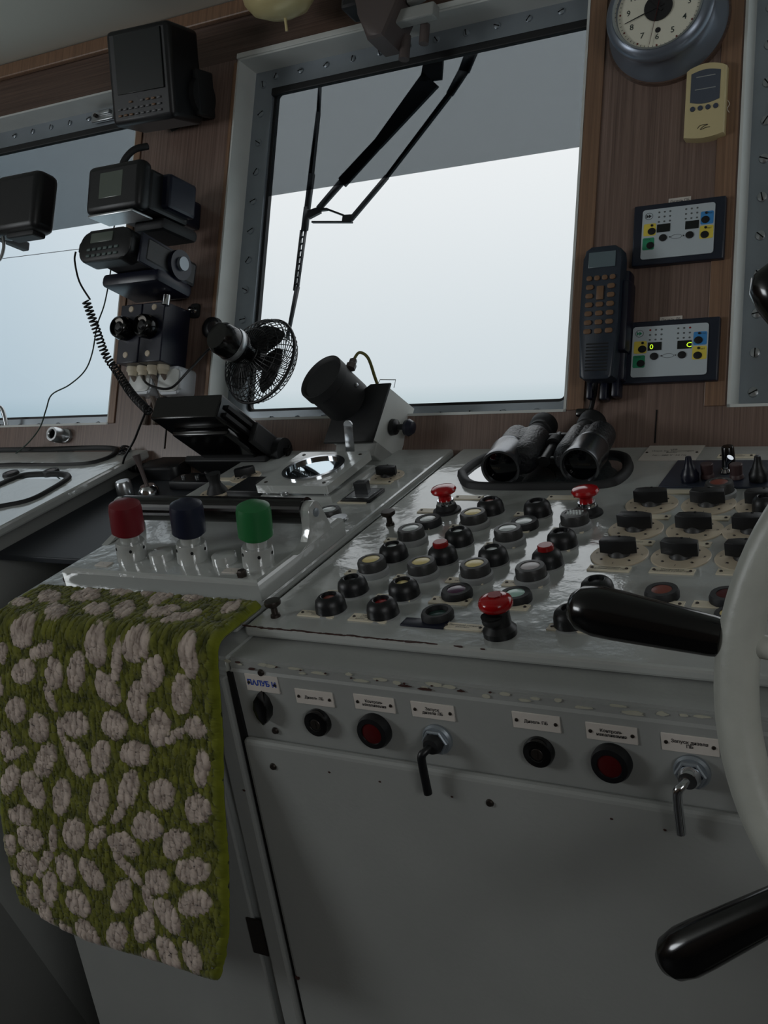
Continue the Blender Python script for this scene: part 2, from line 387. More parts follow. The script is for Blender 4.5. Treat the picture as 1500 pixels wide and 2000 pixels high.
# ================= middle and main consoles =================
def top_to_world(y, off): return FT @ Vector((0, y, off))
def body(name, x0, x1, y0, off, M=I4, m=PAINT, yb=.352):
    a = top_to_world(y0, off); b = top_to_world(yb, off)
    zb = 0; fy = a.y + .2419 / .9703 * (a.z - .0 - zb)
    prof = [(a.y, a.z), (b.y, b.z), (b.y, .0), (1.19, .0), (a.y + .004, a.z - .014)]
    g = G(); A = [g.b.verts.new((x0, y, z)) for y, z in prof]; B = [g.b.verts.new((x1, y, z)) for y, z in prof]
    g.b.faces.new(A); g.b.faces.new(B[::-1]); n = len(prof)
    for i in range(n): g.b.faces.new((A[i], B[i], B[(i + 1) % n], A[(i + 1) % n]))
    bmesh.ops.bevel(g.b, geom=[e for e in g.b.edges if min(v.co.z for v in e.verts) > .9], offset=.003, segments=2, affect='EDGES')
    return g
MAIN = thing('control_console', 'wide grey painted helm console covered in buttons, lamps and rotary switches', 'console', Matrix.Translation((-.1, 1.2, 0)))
add('body', body('', -.715, .75, -.262, -.014), PAINT2, MAIN)
# raised control panel
add('control_panel', G().box((.015, .066, -.006), (1.47, .57, .012), .0035), PAINT, MAIN, FT)
# lower door panel with its rounded top edge, standing proud of the label band
add('knee_panel', G().box((.021, -.624, .006), (1.458, 1.07, .012), .006, seg=3), PAINT2, MAIN, FP)
def chips(g, pts, z=.0005):
    for x, y, w_, h_ in pts:
        n = 9; g.prism([(x + w_ * math.cos(2 * PI * i / n) * random.uniform(.6, 1.1), y + h_ * math.sin(2 * PI * i / n) * random.uniform(.6, 1.1)) for i in range(n)], z - .001, z)
g = G()
chips(g, [(-.718 + .012 * i + random.uniform(-.004, .004), -.2165 + random.uniform(-.001, .001), random.uniform(.003, .009), random.uniform(.0007, .0016)) for i in range(20)], .0003)
chips(g, [(-.712 + .0065 * i, -.2168 + random.uniform(-.0004, .0004), .0055, random.uniform(.0004, .0010)) for i in range(34)], .0003)
chips(g, [(-.46, -.2175, .006, .0012), (-.435, -.218, .003, .001), (-.43, .005, .0007, .0007)], .0003)
add('bare_chips', g, CHIP, MAIN, FT, kind='stuff', label='dark chips in the paint along the panel edge')
g = G(); chips(g, [(-.73, .001, .006, .0016), (-.683, -.0045, .005, .0018), (-.50, -.0035, .008, .0014), (-.478, -.004, .008, .0018), (-.70, .0015, .004, .0014), (-.44, -.002, .004, .001)], -.0005)
chips(g, [(-.65 + i * .03, random.uniform(-.003, .002), .0015, .001) for i in range(9)], -.0005)
add('bare_chips', g, CHIP, MAIN, onf(FP, 0, -.0042, .0018), kind='stuff', label='dark chips along the upper front edge')
g = G(); chips(g, [(x_, y_, .0016, .0012) for x_, y_ in [(-.54, -.113), (-.302, -.11), (-.46, -.116), (-.255, -.112), (-.700, -.40), (-.57, -.452), (-.38, -.50), (-.72, -.155), (-.60, -.112)]], .0124)
chips(g, [(-.703, -.402, .004, .003), (-.545, -.452, .003, .002)], .0124)
add('bare_chips', g, CHIP, MAIN, FP, kind='stuff')
g = G(); chips(g, [(-.738 + .021 * i + random.uniform(-.008, .008), random.uniform(-.004, .003), random.uniform(.004, .011), random.uniform(.0012, .0026)) for i in range(27)], -.0003)
add('worn_paint', g, RUSTW, MAIN, onf(FP, 0, -.0048, .0010), kind='stuff', label='pale worn paint along the upper front edge')
# panel screws on the knee panel
for px, py in [(534, 1497), (957, 1568), (538, 1427), (510, 1314)]:
    add('panel_screw', G().lathe([(0, .0025), (.003, .0022), (.0042, 0), (0, 0)], 12), SCREW, MAIN, at(FP, px, py, .012 if py > 1450 else .0))
# ---- middle console ----
MID = thing('control_console', 'narrow grey console with lever housing and mirror, left of the main helm panel', 'console', Matrix.Translation((-.93, 1.2, 0)))
add('body', body('', -1.105, -.7155, -.262, -.014), PAINT, MID)
add('control_panel', G().box((-.918, .068, -.006), (.366, .566, .012), .0035), PAINT, MID, FT)
add('knee_panel', G().box((-.925, -.60, .0), (.33, 1.10, .006), .002), PAINT2, MID, FP)
add('seam_strip', G().box((-.7125, -.59, -.004), (.007, 1.15, .014)), DARKGAP, MID, FP)
add('corner_post', G().box((-.731, -.585, .002), (.024, 1.13, .012), .003), PAINT2, MID, FP)
add('catch_plate', G().box((-.757, -.365, .0040), (.022, .050, .003), .001), SCREW, MID, FP)
# ---- left console ----
LEFT = thing('chart_console', 'grey console at the far left with two rubber rimmed glass panels', 'console', Matrix.Translation((-1.8, 1.2, 0)))
def lbody(x0, x1, y0, off, yb):
    a = top_to_world(y0, off); b = top_to_world(yb, off)
    prof = [(a.y, a.z), (b.y, b.z), (b.y, 0), (a.y + .05, 0), (a.y + .05, a.z - .09), (a.y, a.z - .05)]
    g = G(); A = [g.b.verts.new((x0, y, z)) for y, z in prof]; B = [g.b.verts.new((x1, y, z)) for y, z in prof]
    g.b.faces.new(A); g.b.faces.new(B[::-1]); n = len(prof)
    for i in range(n): g.b.faces.new((A[i], B[i], B[(i + 1) % n], A[(i + 1) % n]))
    return g
add('body', lbody(-2.4, -1.372, -.32, -.014, .352), PAINT2, LEFT)
add('control_panel', G().box((-1.88, .018, -.004), (1.06, .67, .016), .004), PAINT, LEFT, FT)
def rim(parent, poly_px, F, tilt=0, off=0):
    pts = [loc(F, *p, off) for p in poly_px]; sm = smooth(pts + pts[:1], 6)[:-1]
    c = sum(sm, Vector()) / len(sm); g = G(); n = len(sm)
    V = []
    prof = [(-.0, 0), (.002, .008), (.006, .010), (.012, .008), (.016, -.0)]
    for p in sm:
        d = (p - c); d.z = 0; d.normalize()
        V.append([g.b.verts.new(p - d * a + Vector((0, 0, b))) for a, b in prof])
    for i in range(n):
        for k in range(len(prof) - 1): g.b.faces.new((V[i][k], V[(i + 1) % n][k], V[(i + 1) % n][k + 1], V[i][k + 1]))
    rr = add('rubber_rim', g, RUBBER, parent, F, ang=60)
    g2 = G(); g2.prism([tuple((p - (p - c).normalized() * .010).xy) for p in sm], .0005 + off, .0025 + off)
    if tilt: bmesh.ops.rotate(g2.b, verts=g2.b.verts[:], cent=c + Vector((0, 0, .002)), matrix=Matrix.Rotation(math.radians(tilt), 3, 'X'))
    add('glass_cover', g2, mat('panel_glass', (70, 76, 78), .04, 0, 0, 1, 0, 1, 1.0, coat=1), rr, F)
    MATS['panel_glass'].node_tree.nodes['Principled BSDF'].inputs['IOR'].default_value = 2.4
    return rr
rim(LEFT, [(-120, 905), (-40, 886), (60, 881), (215, 879), (233, 889), (205, 905), (150, 914), (0, 916), (-120, 922)], FT, 2.5)
rim(LEFT, [(-90, 1000), (-20, 960), (30, 938), (60, 930), (125, 928), (142, 937), (110, 960), (60, 985), (0, 998), (-60, 1010)], FT, 1.5)
# ================= controls on the consoles =================
def plate(parent, F, px, py, w_, h_, body_='', size=.005, m=CREAM, off=.0, screws=True, rz=0, ink=INK, label=None, th=.0016, bold=0):
    M = at(F, px, py, off, rz=rz)
    p = add('label_plate', G().box((0, 0, th / 2), (w_, h_, th), .0003, seg=1), m, parent, M, label=label)
    if screws:
        for sx in (-1, 1): add('screw', G().lathe([(0, .0012), (.0014, .001), (.0019, 0), (0, 0)], 10), SCREW, p, M @ Matrix.Translation((sx * (w_ / 2 - .0042), 0, th)))
    if body_: text(body_, size, ink, p, M @ Matrix.Translation((0, 0, th + .0003)), bold=bold)
    return p
def collar_lamp(parent, px, py, lens, label, F=FT, s=1.10, plate_=True, dots=False):
    M = at(F, px, py, .0192, .0192) @ Matrix.Diagonal((s, s, 1, 1))
    r = add('indicator_lamp', G().lathe([(0, 0), (.0172, 0), (.0176, .003), (.0172, .006), (.0155, .0075), (.0155, .0068), (0, .0068)], 36), GREYRING, parent, M, label=label)
    g = G(); n = 40
    g.lathe([(0, .006), (.0150, .006), (.0150, .016), (.0138, .0188), (.0098, .0192), (.0094, .0180), (0, .0180)], 40); add('bezel', g, DKRING, r, M)
    add('lens', G().lathe([(0, .0194), (.006, .0192), (.0095, .0183), (.0095, .0175), (0, .0175)], 30), lens, r, M)
    if dots:
        g = G()
        for i in range(-2, 3):
            for j in range(-1, 2): g.lathe([(0, .0206), (.0011, .0202), (.0013, .019), (0, .019)], 6, Matrix.Translation((i * .0034 + (j % 2) * .0015, j * .0042, 0)))
        add('lens_facets', g, CLENS, r, M)
    return r
def flat_lamp(parent, px, py, lens, label, F=FT, s=1.06, h=.009, deep=False):
    M = at(F, px, py, h, h) @ Matrix.Diagonal((s, s, 1, 1))
    ins = h - .005 if deep else h - .001
    r = add('indicator_lamp', G().lathe([(0, 0), (.0160, 0), (.0162, h * .6), (.0146, h), (.0112 if deep else .0098, h), (.0105 if deep else .0095, ins), (0, ins)], 36), RUBBER, parent, M, label=label)
    add('lens', G().lathe([(0, ins + .0012), (.006, ins + .001), (.0094, ins + .0004), (.0094, ins - .0005), (0, ins - .0005)], 28), lens, r, M)
    return r
def dome_button(parent, px, py, label, lens=None, F=FT, s=1.0, raised=None):
    M = at(F, px, py, .0190, .0190) @ Matrix.Diagonal((s * 1.03, s * 1.03, .99, 1))
    r = add('push_button', G().lathe([(0, 0), (.0168, 0), (.0164, .009), (.0150, .0145), (.0115, .0182), (.0088, .0192), (.0078, .0186), (.0074, .0150), (0, .0150)], 40), BLACK, parent, M, label=label)
    add('base_ring', G().lathe([(0, 0), (.0180, 0), (.0176, .0016), (.015, .0016)], 32), GREYRING, r, M)
    if raised: add('button_cap', G().lathe([(0, .0250), (.0075, .0250), (.0086, .0238), (.0088, .016), (0, .016)], 30), raised, r, M)
    else: add('button_cap', G().lathe([(0, .0166), (.0055, .0164), (.0072, .0152), (.0072, .0145), (0, .0145)], 26), lens or BLACK, r, M)
    return r
def rotary(parent, px, py, label, F=FT, knob_deg=0, disc=True, s=1.06, txt=True, rr=.0290):
    M = at(F, px, py, 0) @ Matrix.Diagonal((s, s, s, 1))
    r = add('rotary_switch', G().lathe([(0, 0), (rr, 0), (rr + .0003, .0012), (rr - .0003, .0018), (.0115, .0018), (.0112, .001), (0, .001)], 48), DISC, parent, M, label=label)
    add('spindle_collar', G().lathe([(0, .0006), (.0112, .0006), (.0108, .0035), (.0075, .007), (0, .007)], 28), DKRING, r, M)
    K = M @ Matrix.Rotation(math.radians(knob_deg), 4, 'Z')
    g = G(); pl = [(-.0185, -.0045), (-.017, .0055), (-.006, .0085), (.006, .0085), (.017, .0055), (.0195, -.0045), (.008, -.0075), (-.007, -.0075)]
    g.prism(pl, .0050, .0188, .0012); add('knob', g, BLACK, r, K)
    add('pointer_dot', G().cyl(.0014, .0186, .0192, 10, Matrix.Translation((0, .006, 0))), DARKGAP, r, K)
    for a in (225, 315, 45): add('screw', G().lathe([(0, .0008), (.0012, .0007), (.0016, 0), (0, 0)], 8), SCREW, r, M @ Matrix.Translation((.0205 * math.cos(math.radians(a)), .0205 * math.sin(math.radians(a)), .0018)))
    if txt:
        for s_, x, y in (('I', 0, -.0225), ('0', -.0235, 0), ('II', .0235, 0)): text(s_, .0052, INK, r, M @ Matrix.Translation((x, y, .0021)))
    return r
def mushroom(parent, px, py, label, big=False):
    if not big:
        M = at(FT, px, py, .034, .034)
        r = add('emergency_button', G().lathe([(0, 0), (.0185, 0), (.0178, .0025), (.0140, .004), (.0125, .010), (0, .010)], 32), RUBBER, parent, M, label=label)
        add('metal_collar', G().lathe([(0, .009), (.0112, .009), (.0116, .012), (.0105, .016), (0, .016)], 28), CHROME, r, M)
        add('mushroom_cap', G().lathe([(0, .015), (.0085, .015), (.0082, .021), (.0105, .0245), (.0155, .0265), (.0166, .0295), (.0150, .0325), (.008, .0345), (0, .0350)], 36), RED, r, M)
    else:
        M = at(FT, px, py, .040, .040)
        r = add('emergency_button', G().lathe([(0, 0), (.0165, 0), (.0168, .006), (.0125, .011), (.0120, .024), (.0132, .028), (0, .028)], 36), BLACK, parent, M, label=label)
        add('mushroom_cap', G().lathe([(0, .0275), (.0135, .0275), (.0165, .0305), (.0172, .0345), (.0155, .0385), (.0110, .0410), (0, .0418)], 40), RED, r, M)
        g = G(); g.prism([((.0062 + (.0014 if i % 2 else 0)) * math.cos(i * PI / 8), (.0062 + (.0014 if i % 2 else 0)) * math.sin(i * PI / 8)) for i in range(16)], .0405, .0428, .0004)
        add('star_boss', g, REDLENS, r, M)
    return r
def thumb(parent, px, py, label=None, m=SCREW, r_=.0095, h=.020, F=FT, name='thumb_screw'):
    M = at(F, px, py, h, h)
    g = G().lathe([(0, 0), (.0058, 0), (.0052, .003), (.0038, .004), (.0036, h * .55), (r_ * .55, h * .6), (r_ * .95, h * .74), (r_, h * .86), (r_ * .92, h * .97), (0, h)], 28)
    return add(name, g, m, parent, M, label=label)

# thin collared lamps
for px, py, l, s in [(801, 1030, CLENS, 'white lens'), (923, 999, YLENS, 'pale yellow lens'), (991, 1030, CLENS, 'white lens'), (724, 1091, YLENS, 'yellow lens'), (822, 1095, YLENS, 'yellow lens'), (926, 1099, YLENS, 'yellow lens'), (1035, 1104, LLENS, 'lilac grey lens'), (1404, 940, BRLENS, 'brownish red lens')]:
    collar_lamp(MAIN, px, py, l, 'indicator lamp with a %s' % s)
collar_lamp(MAIN, 1121, 1001, GREYRING, 'indicator lamp with a dotted white lens', dots=True)
for px, py, l, s, d in [(835, 1012, CLENS, 'clear white lens', 0), (1023, 1016, CLENS, 'clear white lens', 0), (891, 1150, PLENS, 'purple lens', 0), (853, 1192, DGLENS, 'dark green glass', 1), (1006, 1157, GLENS, 'pale green lens', 0), (1292, 1150, BRLENS, 'brownish red lens', 0), (1420, 1158, REDDARK, 'dark red lens', 0)]:
    flat_lamp(MAIN, px, py, l, 'flat lamp with %s' % s, deep=bool(d))
for px, py, l, s in [(765, 1062, CLENS, 'clear'), (893, 1033, CLENS, 'clear'), (960, 1068, CLENS, 'clear'), (955, 974, BRLENS, 'amber'), (1047, 977, None, 'black'), (1095, 1036, None, 'black'), (685, 1127, None, 'black'), (785, 1133, YLENS, 'yellow'), (641, 1162, BRLENS, 'brown'), (743, 1170, REDLENS, 'red'), (1164, 1130, None, 'black'), (1112, 1186, None, 'black')]:
    dome_button(MAIN, px, py, 'black rimmed push button with %s centre' % s, l)
for px, py in [(861, 1066), (1066, 1073)]: dome_button(MAIN, px, py, 'black push button with raised red cap', raised=REDLENS)
mushroom(MAIN, 865, 950, 'red mushroom emergency button'); mushroom(MAIN, 1142, 952, 'red mushroom emergency button'); mushroom(MAIN, 966, 1166, 'red mushroom emergency button', True)
for px, py in [(757, 997), (531, 1172)]: thumb(MAIN, px, py)
thumb(MAIN, 961, 1206, 'dark rubber capped bolt', RUBBER, .0105, .022)
add('bolt_cup', G().lathe([(.0105, 0), (.011, .002), (.0085, .0015), (0, .001)], 24), DARKGAP, MAIN, at(FT, 961, 1206, .0222))
# rotary switches, three columns by three rows
for i, (px, py) in enumerate([(1273, 986), (1384, 987), (1492, 989), (1242, 1035), (1357, 1037), (1469, 1039), (1210, 1085), (1330, 1089), (1457, 1092)]):
    rotary(MAIN, px, py, 'black bar knob on a cream disc', knob_deg=[2, -3, 0, -4, -2, 0, 3, -6, 0][i])
flat_lamp(MAIN, 1424, 1196, YLENS, 'flat lamp with cream lens', s=.9)
# label plates on the main panel
P_ = [(706, 1120, ''), (807, 1130, 'Пост в\nрубке'), (910, 1136, 'Контроль\nвыключения'), (1022, 1142, 'Подача воды'), (666, 1161, ''), (769, 1169, 'Насос в\nмашине'), (620, 1201, 'Трансформатор\nвключ'), (722, 1209, 'Поворотный\nостановный\nнасос   выключ'),
      (880, 1175, 'Неисправность\nкотельной\nводы'), (905, 1226, 'Звуковой сигнал\nвыключ'), (992, 1186, 'Пожарный\nнасос'), (1115, 1229, 'Компрессор\nвыключ'), (1242, 1240, ''), (1290, 1180, 'Масло'), (1395, 1183, ''),
      (781, 1057, ''), (815, 1030, ''), (908, 1031, ''), (878, 1062, ''), (842, 1097, ''), (845, 999, ''), (1005, 1036, ''), (1110, 1037, ''), (978, 1066, ''), (1083, 1072, ''), (1052, 1107, ''), (943, 1101, ''), (1133, 1005, ''), (745, 1090, ''), (1036, 1006, ''), (936, 1003, ''), (915, 973, ''), (1100, 973, ''),
      (1190, 1112, 'Отключение\nрулевой рубки ЛБ'), (1313, 1117, 'Отключение\nрулевой рубки ПБ'), (1440, 1120, ''), (1237, 1061, 'Свет мачт'), (1352, 1064, ''), (1275, 1011, ''), (1390, 1013, ''), (1325, 962, ''), (1438, 892, 'Привод\nвентиляции')]
for px, py, t in P_:
    w_ = .044
    plate(MAIN, FT, px, py, .046 if t else .040, .0155 if t.count('\n') > 1 else .0125, t, .0040 if '\n' in t else .0045)
add('blank_plate', G().box((0, 0, .001), (.05, .016, .002), .0003), NAVY, MAIN, at(FT, 830, 1219, 0))
plate(MAIN, FT, 1312, 886, .075, .056, 'VEB\nWerk für Steuerungen\nBerlin\n \nNr.  380 V  50 Hz', .0062, PLATEW, label='maker plate with small type')
# switch sub-panel at the back
SP = add('switch_panel', G().box((0, 0, .0015), (.17, .092, .003), .001), mat('dark_blue_panel', (46, 52, 66), .3), MAIN, at(FT, 1440, 928, 0))
def boot(px, py, m):
    M = at(FT, px, py, .004); g = G().lathe([(0, 0), (.011, 0), (.0112, .008), (.0095, .011), (.0085, .014), (.0070, .016), (.0045, .024), (.0035, .030), (0, .031)], 22); add('toggle_boot', g, m, SP, M)
boot(1348, 937, NAVY); boot(1482, 937, BLACK)
for px, py in [(1382, 932), (1439, 933)]: add('small_knob', G().lathe([(0, 0), (.0085, 0), (.0080, .004), (.0072, .005), (.0078, .017), (.0070, .018), (0, .018)], 24), mat('brown_knob', (66, 46, 46), .5), SP, at(FT, px, py, .004))
add('small_knob', G().lathe([(0, 0), (.0085, 0), (.0075, .026), (.0065, .0275), (0, .0275)], 24), BLACKG, SP, at(FT, 1424, 912, .004))
M = at(FT, 1417, 921, .004); add('toggle_lever', G().tube([(0, 0, 0), (.003, -.002, .012), (.008, -.004, .020)], [.0018, .002, .0042], 12).lathe([(0, 0), (.007, 0), (.005, .004), (0, .004)], 16), CHROME, SP, M)
for px, py in [(1478, 972)]: dome_button(MAIN, px + 14, py - 4, 'black rimmed push button with black centre', s=.8)
# rubber rimmed screen under the binoculars
RIM = rim(MAIN, [(893, 930), (925, 906), (965, 893), (1060, 888), (1160, 890), (1222, 893), (1238, 912), (1222, 938), (1180, 954), (1060, 958), (940, 957), (905, 950)], FT)

# ---------- front band of the main console: plates, key switches, lamps, levers ----------
plate(MAIN, FP, 513, 1334, .042, .0195, 'ПАЛУБ И', .0084, PLATEW, ink=BLUEINK, label='white plate with blue handwriting', bold=.0003)
for px, py, t, w_ in [(615, 1362, 'Дизель ЛБ', .046), (732, 1373, 'Контроль\nнакаливания', .046), (846, 1388, 'Запуск\nдизеля ЛБ', .046), (1048, 1409, 'Дизель ПБ', .046), (1195, 1431, 'Контроль\nнакаливания', .046), (1348, 1453, 'Запуск дизеля\nПБ', .048)]:
    plate(MAIN, FP, px, py, w_, .0165, t, .0044, PLATEW, bold=.0001)
M = at(FP, 519, 1378, 0)
g = G(); g.prism([(0, .0185), (.007, .010), (.0095, 0), (.007, -.010), (0, -.0185), (-.007, -.010), (-.0095, 0), (-.007, .010)], 0, .012, .003); add('rotary_knob', g, BLACKG, MAIN, M, label='small black pointer knob')
add('pointer_dot', G().cyl(.0022, .0118, .0126, 12, Matrix.Translation((-.004, -.004, 0))), CHROME, None, M) if 0 else None
for px, py in [(624, 1408), (1055, 1465)]:
    M = at(FP, px, py, 0); r = add('key_switch', G().lathe([(0, 0), (.0145, 0), (.0148, .005), (.0135, .008), (.0075, .009), (.007, .0082), (0, .0082)], 36), BLACKG, MAIN, M)
    add('keyway', G().lathe([(0, .0086), (.0055, .0086), (.006, .008), (0, .008)], 24).box((0, 0, .0088), (.0018, .008, .0006)), SCREW, r, M)
for px, py in [(735, 1424), (1197, 1486)]:
    M = at(FP, px, py, 0); r = add('indicator_lamp', G().lathe([(0, 0), (.0180, 0), (.0182, .006), (.0165, .010), (.0115, .0105), (.011, .009), (0, .009)], 44), BLACK, MAIN, M, label='large black rimmed lamp with dark red lens')
    add('lens', G().lathe([(0, .0105), (.007, .0103), (.0112, .0092), (.0112, .0085), (0, .0085)], 32), REDDARK, r, M)
for px, py, m2, m3 in [(856, 1442, RUBBER, BLACK), (1353, 1505, CHROME, CHROME)]:
    M = at(FP, px, py, 0)
    r = add('starter_lever', G().lathe([(0, 0), (.0155, 0), (.0158, .003), (.0140, .0055), (0, .0055)], 36).lathe([(.0140, .0055), (.0138, .0085), (.0125, .0095), (.011, .0095), (.0108, .006)], 6), FLANGE, MAIN, M, label='starter switch with hanging lever')
    add('boss', G().lathe([(0, .005), (.0100, .005), (.0098, .013), (.0078, .017), (0, .0175)], 28), m2, r, M)
    pts = smooth([(0, 0, .012), (-.003, -.002, .021), (-.0065, -.006, .024), (-.0075, -.016, .024), (-.007, -.048, .023)], 5)
    add('lever', G().tube(pts, [.0038] * 8 + [.0042] * (len(pts) - 8), 14), m3, r, M)

# ---------- middle console controls ----------
rotary(MID, 480, 932, 'black bar knob on a cream disc', knob_deg=38, s=.86, txt=False)
rotary(MID, 757, 931, 'black bar knob on a cream disc', knob_deg=0, s=.86)
M = at(FT, 425, 963, 0); r = add('joystick', G().lathe([(0, 0), (.027, 0), (.027, .0018), (0, .0018)], 44), DISC, MID, M, label='dark rubber joystick on a cream disc')
add('stick', G().lathe([(0, .0018), (.0165, .0018), (.0145, .007), (.0095, .014), (.0085, .020), (.0105, .027), (.0115, .032), (0, .033)], 28), RUBBER, r, M); add('stick_tip', G().tube([(-.008, 0, .030), (-.016, .003, .032)], .0028, 10), BLACK, r, M)
for a in range(4): add('screw', G().lathe([(0, .0008), (.0012, .0007), (.0016, 0), (0, 0)], 8), SCREW, r, M @ Matrix.Translation((.022 * math.cos(a * PI / 2 + .6), .022 * math.sin(a * PI / 2 + .6), .0018)))
M = at(FT, 496, 944, .014, .014); r = add('socket_box', G().box((0, 0, .007), (.062, .060, .014), .002), BLACK, MID, M); add('socket_hole', G().lathe([(0, .0148), (.010, .0148), (.012, .014), (.0, .014)], 24), DARKGAP, r, M @ Matrix.Translation((.012, .008, 0)))
M = at(FT, 709, 964, .005, .005); r = add('rotary_switch', G().box((0, 0, .0025), (.046, .044, .005), .001), BLACK, MID, M, label='small bar knob on a square black base')
add('square_dial', G().box((0, .0, .0055), (.036, .034, .001)), ALLOY, r, M); add('knob', G().prism([(-.009, -.006), (-.008, .006), (.010, .006), (.012, -.006)], .006, .024, .002), BLACK, r, M)
thumb(MID, 556, 958, None, ALLOY, .0085, .018); thumb(MID, 661, 1009, None, ALLOY, .0125, .020)
collar_lamp(MID, 641, 994, CLENS, 'lamp with clear lens', s=1.1)
for px, py in [(450, 1020), (528, 1022), (690, 981), (739, 943), (585, 957), (447, 937), (300, 1019), (640, 1030)]: plate(MID, FT, px, py, .046, .011, '', .004)
# ---- hinged mirror in its square frame ----
c0 = loc(FT, 616, 912, .030); MB = thing('viewing_mirror', 'square grey frame holding a round mirror tilted on the middle console', 'mirror', FT @ Matrix.Translation(c0))
c0.z = 0; A1 = FT @ Matrix.Translation(c0 + Vector((0, 0, .008)))
add('base_frame', G().box((0, 0, -.004), (.124, .128, .012), .003), PAINT, MB, A1)
A2 = FT @ Matrix.Translation(c0 + Vector((-.002, -.002, .017))) @ Matrix.Rotation(math.radians(2), 4, 'X')
O4 = rrect(.124, .128, .004, 8); add('cover_frame', G().ring(O4, circ(.046, len(O4)), 0, .012), PAINT, MB, A2, ang=30)
O5 = circ(.047, 40); add('chrome_ring', G().ring(O5, circ(.041, 40), .009, .0145), CHROME, MB, A2)
add('mirror_glass', G().cyl(.042, .006, .0105, 40), MIRROR, MB, A2)
for sx in (-1, 1):
    for sy in (-1, 1): add('screw', G().lathe([(0, .0012), (.0022, .001), (.003, 0), (0, 0)], 12), SCREW, MB, A2 @ Matrix.Translation((sx * .05, sy * .052, .012)))
    add('spacer', G().cyl(.004, -.012, .0, 12), ALLOY, MB, A2 @ Matrix.Translation((sx * .05, -.052, 0)))
LF = FT @ Matrix.Translation(loc(FT, 684, 882, .028)) @ Matrix.Rotation(math.radians(8), 4, 'Y')
g = G(); g.box((0, .0, .020), (.015, .0025, .044), .001); g.cyl(.0075, -.00125, .00125, 20, Matrix.Translation((0, 0, .042)) @ Matrix.Rotation(PI / 2, 4, 'X')); add('lift_tab', g, ALLOY, MB, LF)

# ---- lever housing with three capped levers and guard rail ----
HZ = .024
LH = thing('lever_housing', 'low grey housing with red, navy and green capped levers behind the draped mat', 'control housing', FT @ Matrix.Translation((-.89, -.06, 0)))
g = G(); x0, x1, y0, y1 = -1.048, -.736, -.160, .03
g.prism([(x0, y0), (x1, y0), (x1, y1), (x0, y1)], 0, HZ, .005); add('housing_cover', g, PAINT, LH, FT)
for x in (x0 - .008, x1 - .03):
    add('corner_bolt', G().lathe([(0, 0), (.006, 0), (.006, .006), (.0045, .008), (0, .008)], 6), SCREW, LH, FT @ Matrix.Translation((x if x < -1 else x, y0 + .012, .001 if x < -1 else HZ)))
def lever(px, py, cap, nm):
    p = loc(FT, px, py, .098); M = FT @ Matrix.Translation((p.x, p.y, HZ)) @ Matrix.Rotation(math.radians(9), 4, 'Y') @ Matrix.Diagonal((1.16, 1.16, 1.36, 1))
    top = .054 + .004
    r = add('lever', G().lathe([(0, 0), (.0165, 0), (.0160, .016), (.0150, .018), (.0105, .018), (.0102, .034), (0, .034)], 32), PAINT, LH, M, label=nm)
    add('lever_cap', G().lathe([(.0145, .0285), (.0178, .0285), (.0176, .050), (.0165, .0550), (.010, .0580), (0, .0588)], 40).lathe([(.0145, .026), (.0143, .034), (0, .034)], 40), cap, r, M)
    for a in (-120, -50, 10): add('set_screw', G().cyl(.0016, 0, .001, 10), DARKGAP, r, M @ Matrix.Rotation(math.radians(a), 4, 'Z') @ Matrix.Translation((.0155, 0, .013)) @ Matrix.Rotation(PI / 2, 4, 'Y'))
    return p
a = lever(229, 984, REDCAP, 'lever with dark red cap'); b = lever(348, 984, NAVYCAP, 'lever with navy blue cap'); c = lever(478, 988, GREENCAP, 'lever with green cap')
for p, q in ((a, b), (b, c)): add('blank_stub', G().lathe([(0, 0), (.0155, 0), (.0150, .010), (.0135, .011), (0, .011)], 32), PAINT, LH, FT @ Matrix.Translation(((p.x + q.x) / 2, (p.y + q.y) / 2, HZ)))
for px, py in [(203, 1103), (453, 1116)]:
    plate(LH, FT, px, py, .022, .012, '-', .006, PLATEW, off=HZ, screws=False)
# guard rail
RA = loc(FT, 222, 990, .058); RB = loc(FT, 600, 1000, .058); yr = RB.y; RAx = RA.x
RAIL_X0, RAIL_X1 = -1.035, RB.x
add('guard_rail', G().tube([(RAIL_X0, yr, .058), (RAIL_X1, yr, .060)], .0165, 28), mat('black_rail', (14, 13, 13), .22), LH, FT)
for x, sgn in ((RAIL_X0, -1), (RAIL_X1, 1)):
    g = G(); R_ = Matrix.Translation((x, yr, 0)) @ Matrix.Rotation(PI / 2, 4, 'Z') @ Matrix.Rotation(PI / 2, 4, 'X')
    pr = [(-.050, HZ), (-.026, HZ + .006), (-.017, HZ + .018), (-.0145, .058)] + [(.0145 * math.cos(t), .058 + .0145 * math.sin(t)) for t in [PI - i * PI / 8 for i in range(1, 8)]] + [(.0145, .058), (.022, HZ + .010), (.028, HZ)]
    g.prism(pr, 0 if sgn > 0 else -.012, .012 if sgn > 0 else 0, .002, R_)
    br = add('rail_bracket', g, PAINT, LH, FT)
    add('rail_bolt', G().lathe([(0, 0), (.0055, 0), (.0055, .002), (.003, .003), (0, .003)], 16), FLANGE, br, FT @ Matrix.Translation((x + .012 * sgn, yr, .058)) @ Matrix.Rotation(PI / 2 * sgn, 4, 'Y'))
# small plates and lamps of the left console
for px, py in [(20, 922), (98, 918)]: flat_lamp(LEFT, px, py, BROWNG, 'flat brown button', s=.95)
plate(LEFT, FT, 62, 925, .04, .014, '', .004)
# ================= equipment on the wall =================
def dev(px, py, off, rx=0, ry=0, rz=0): return at(FW, px, py, off, 0, rx, ry, rz)
D = math.radians
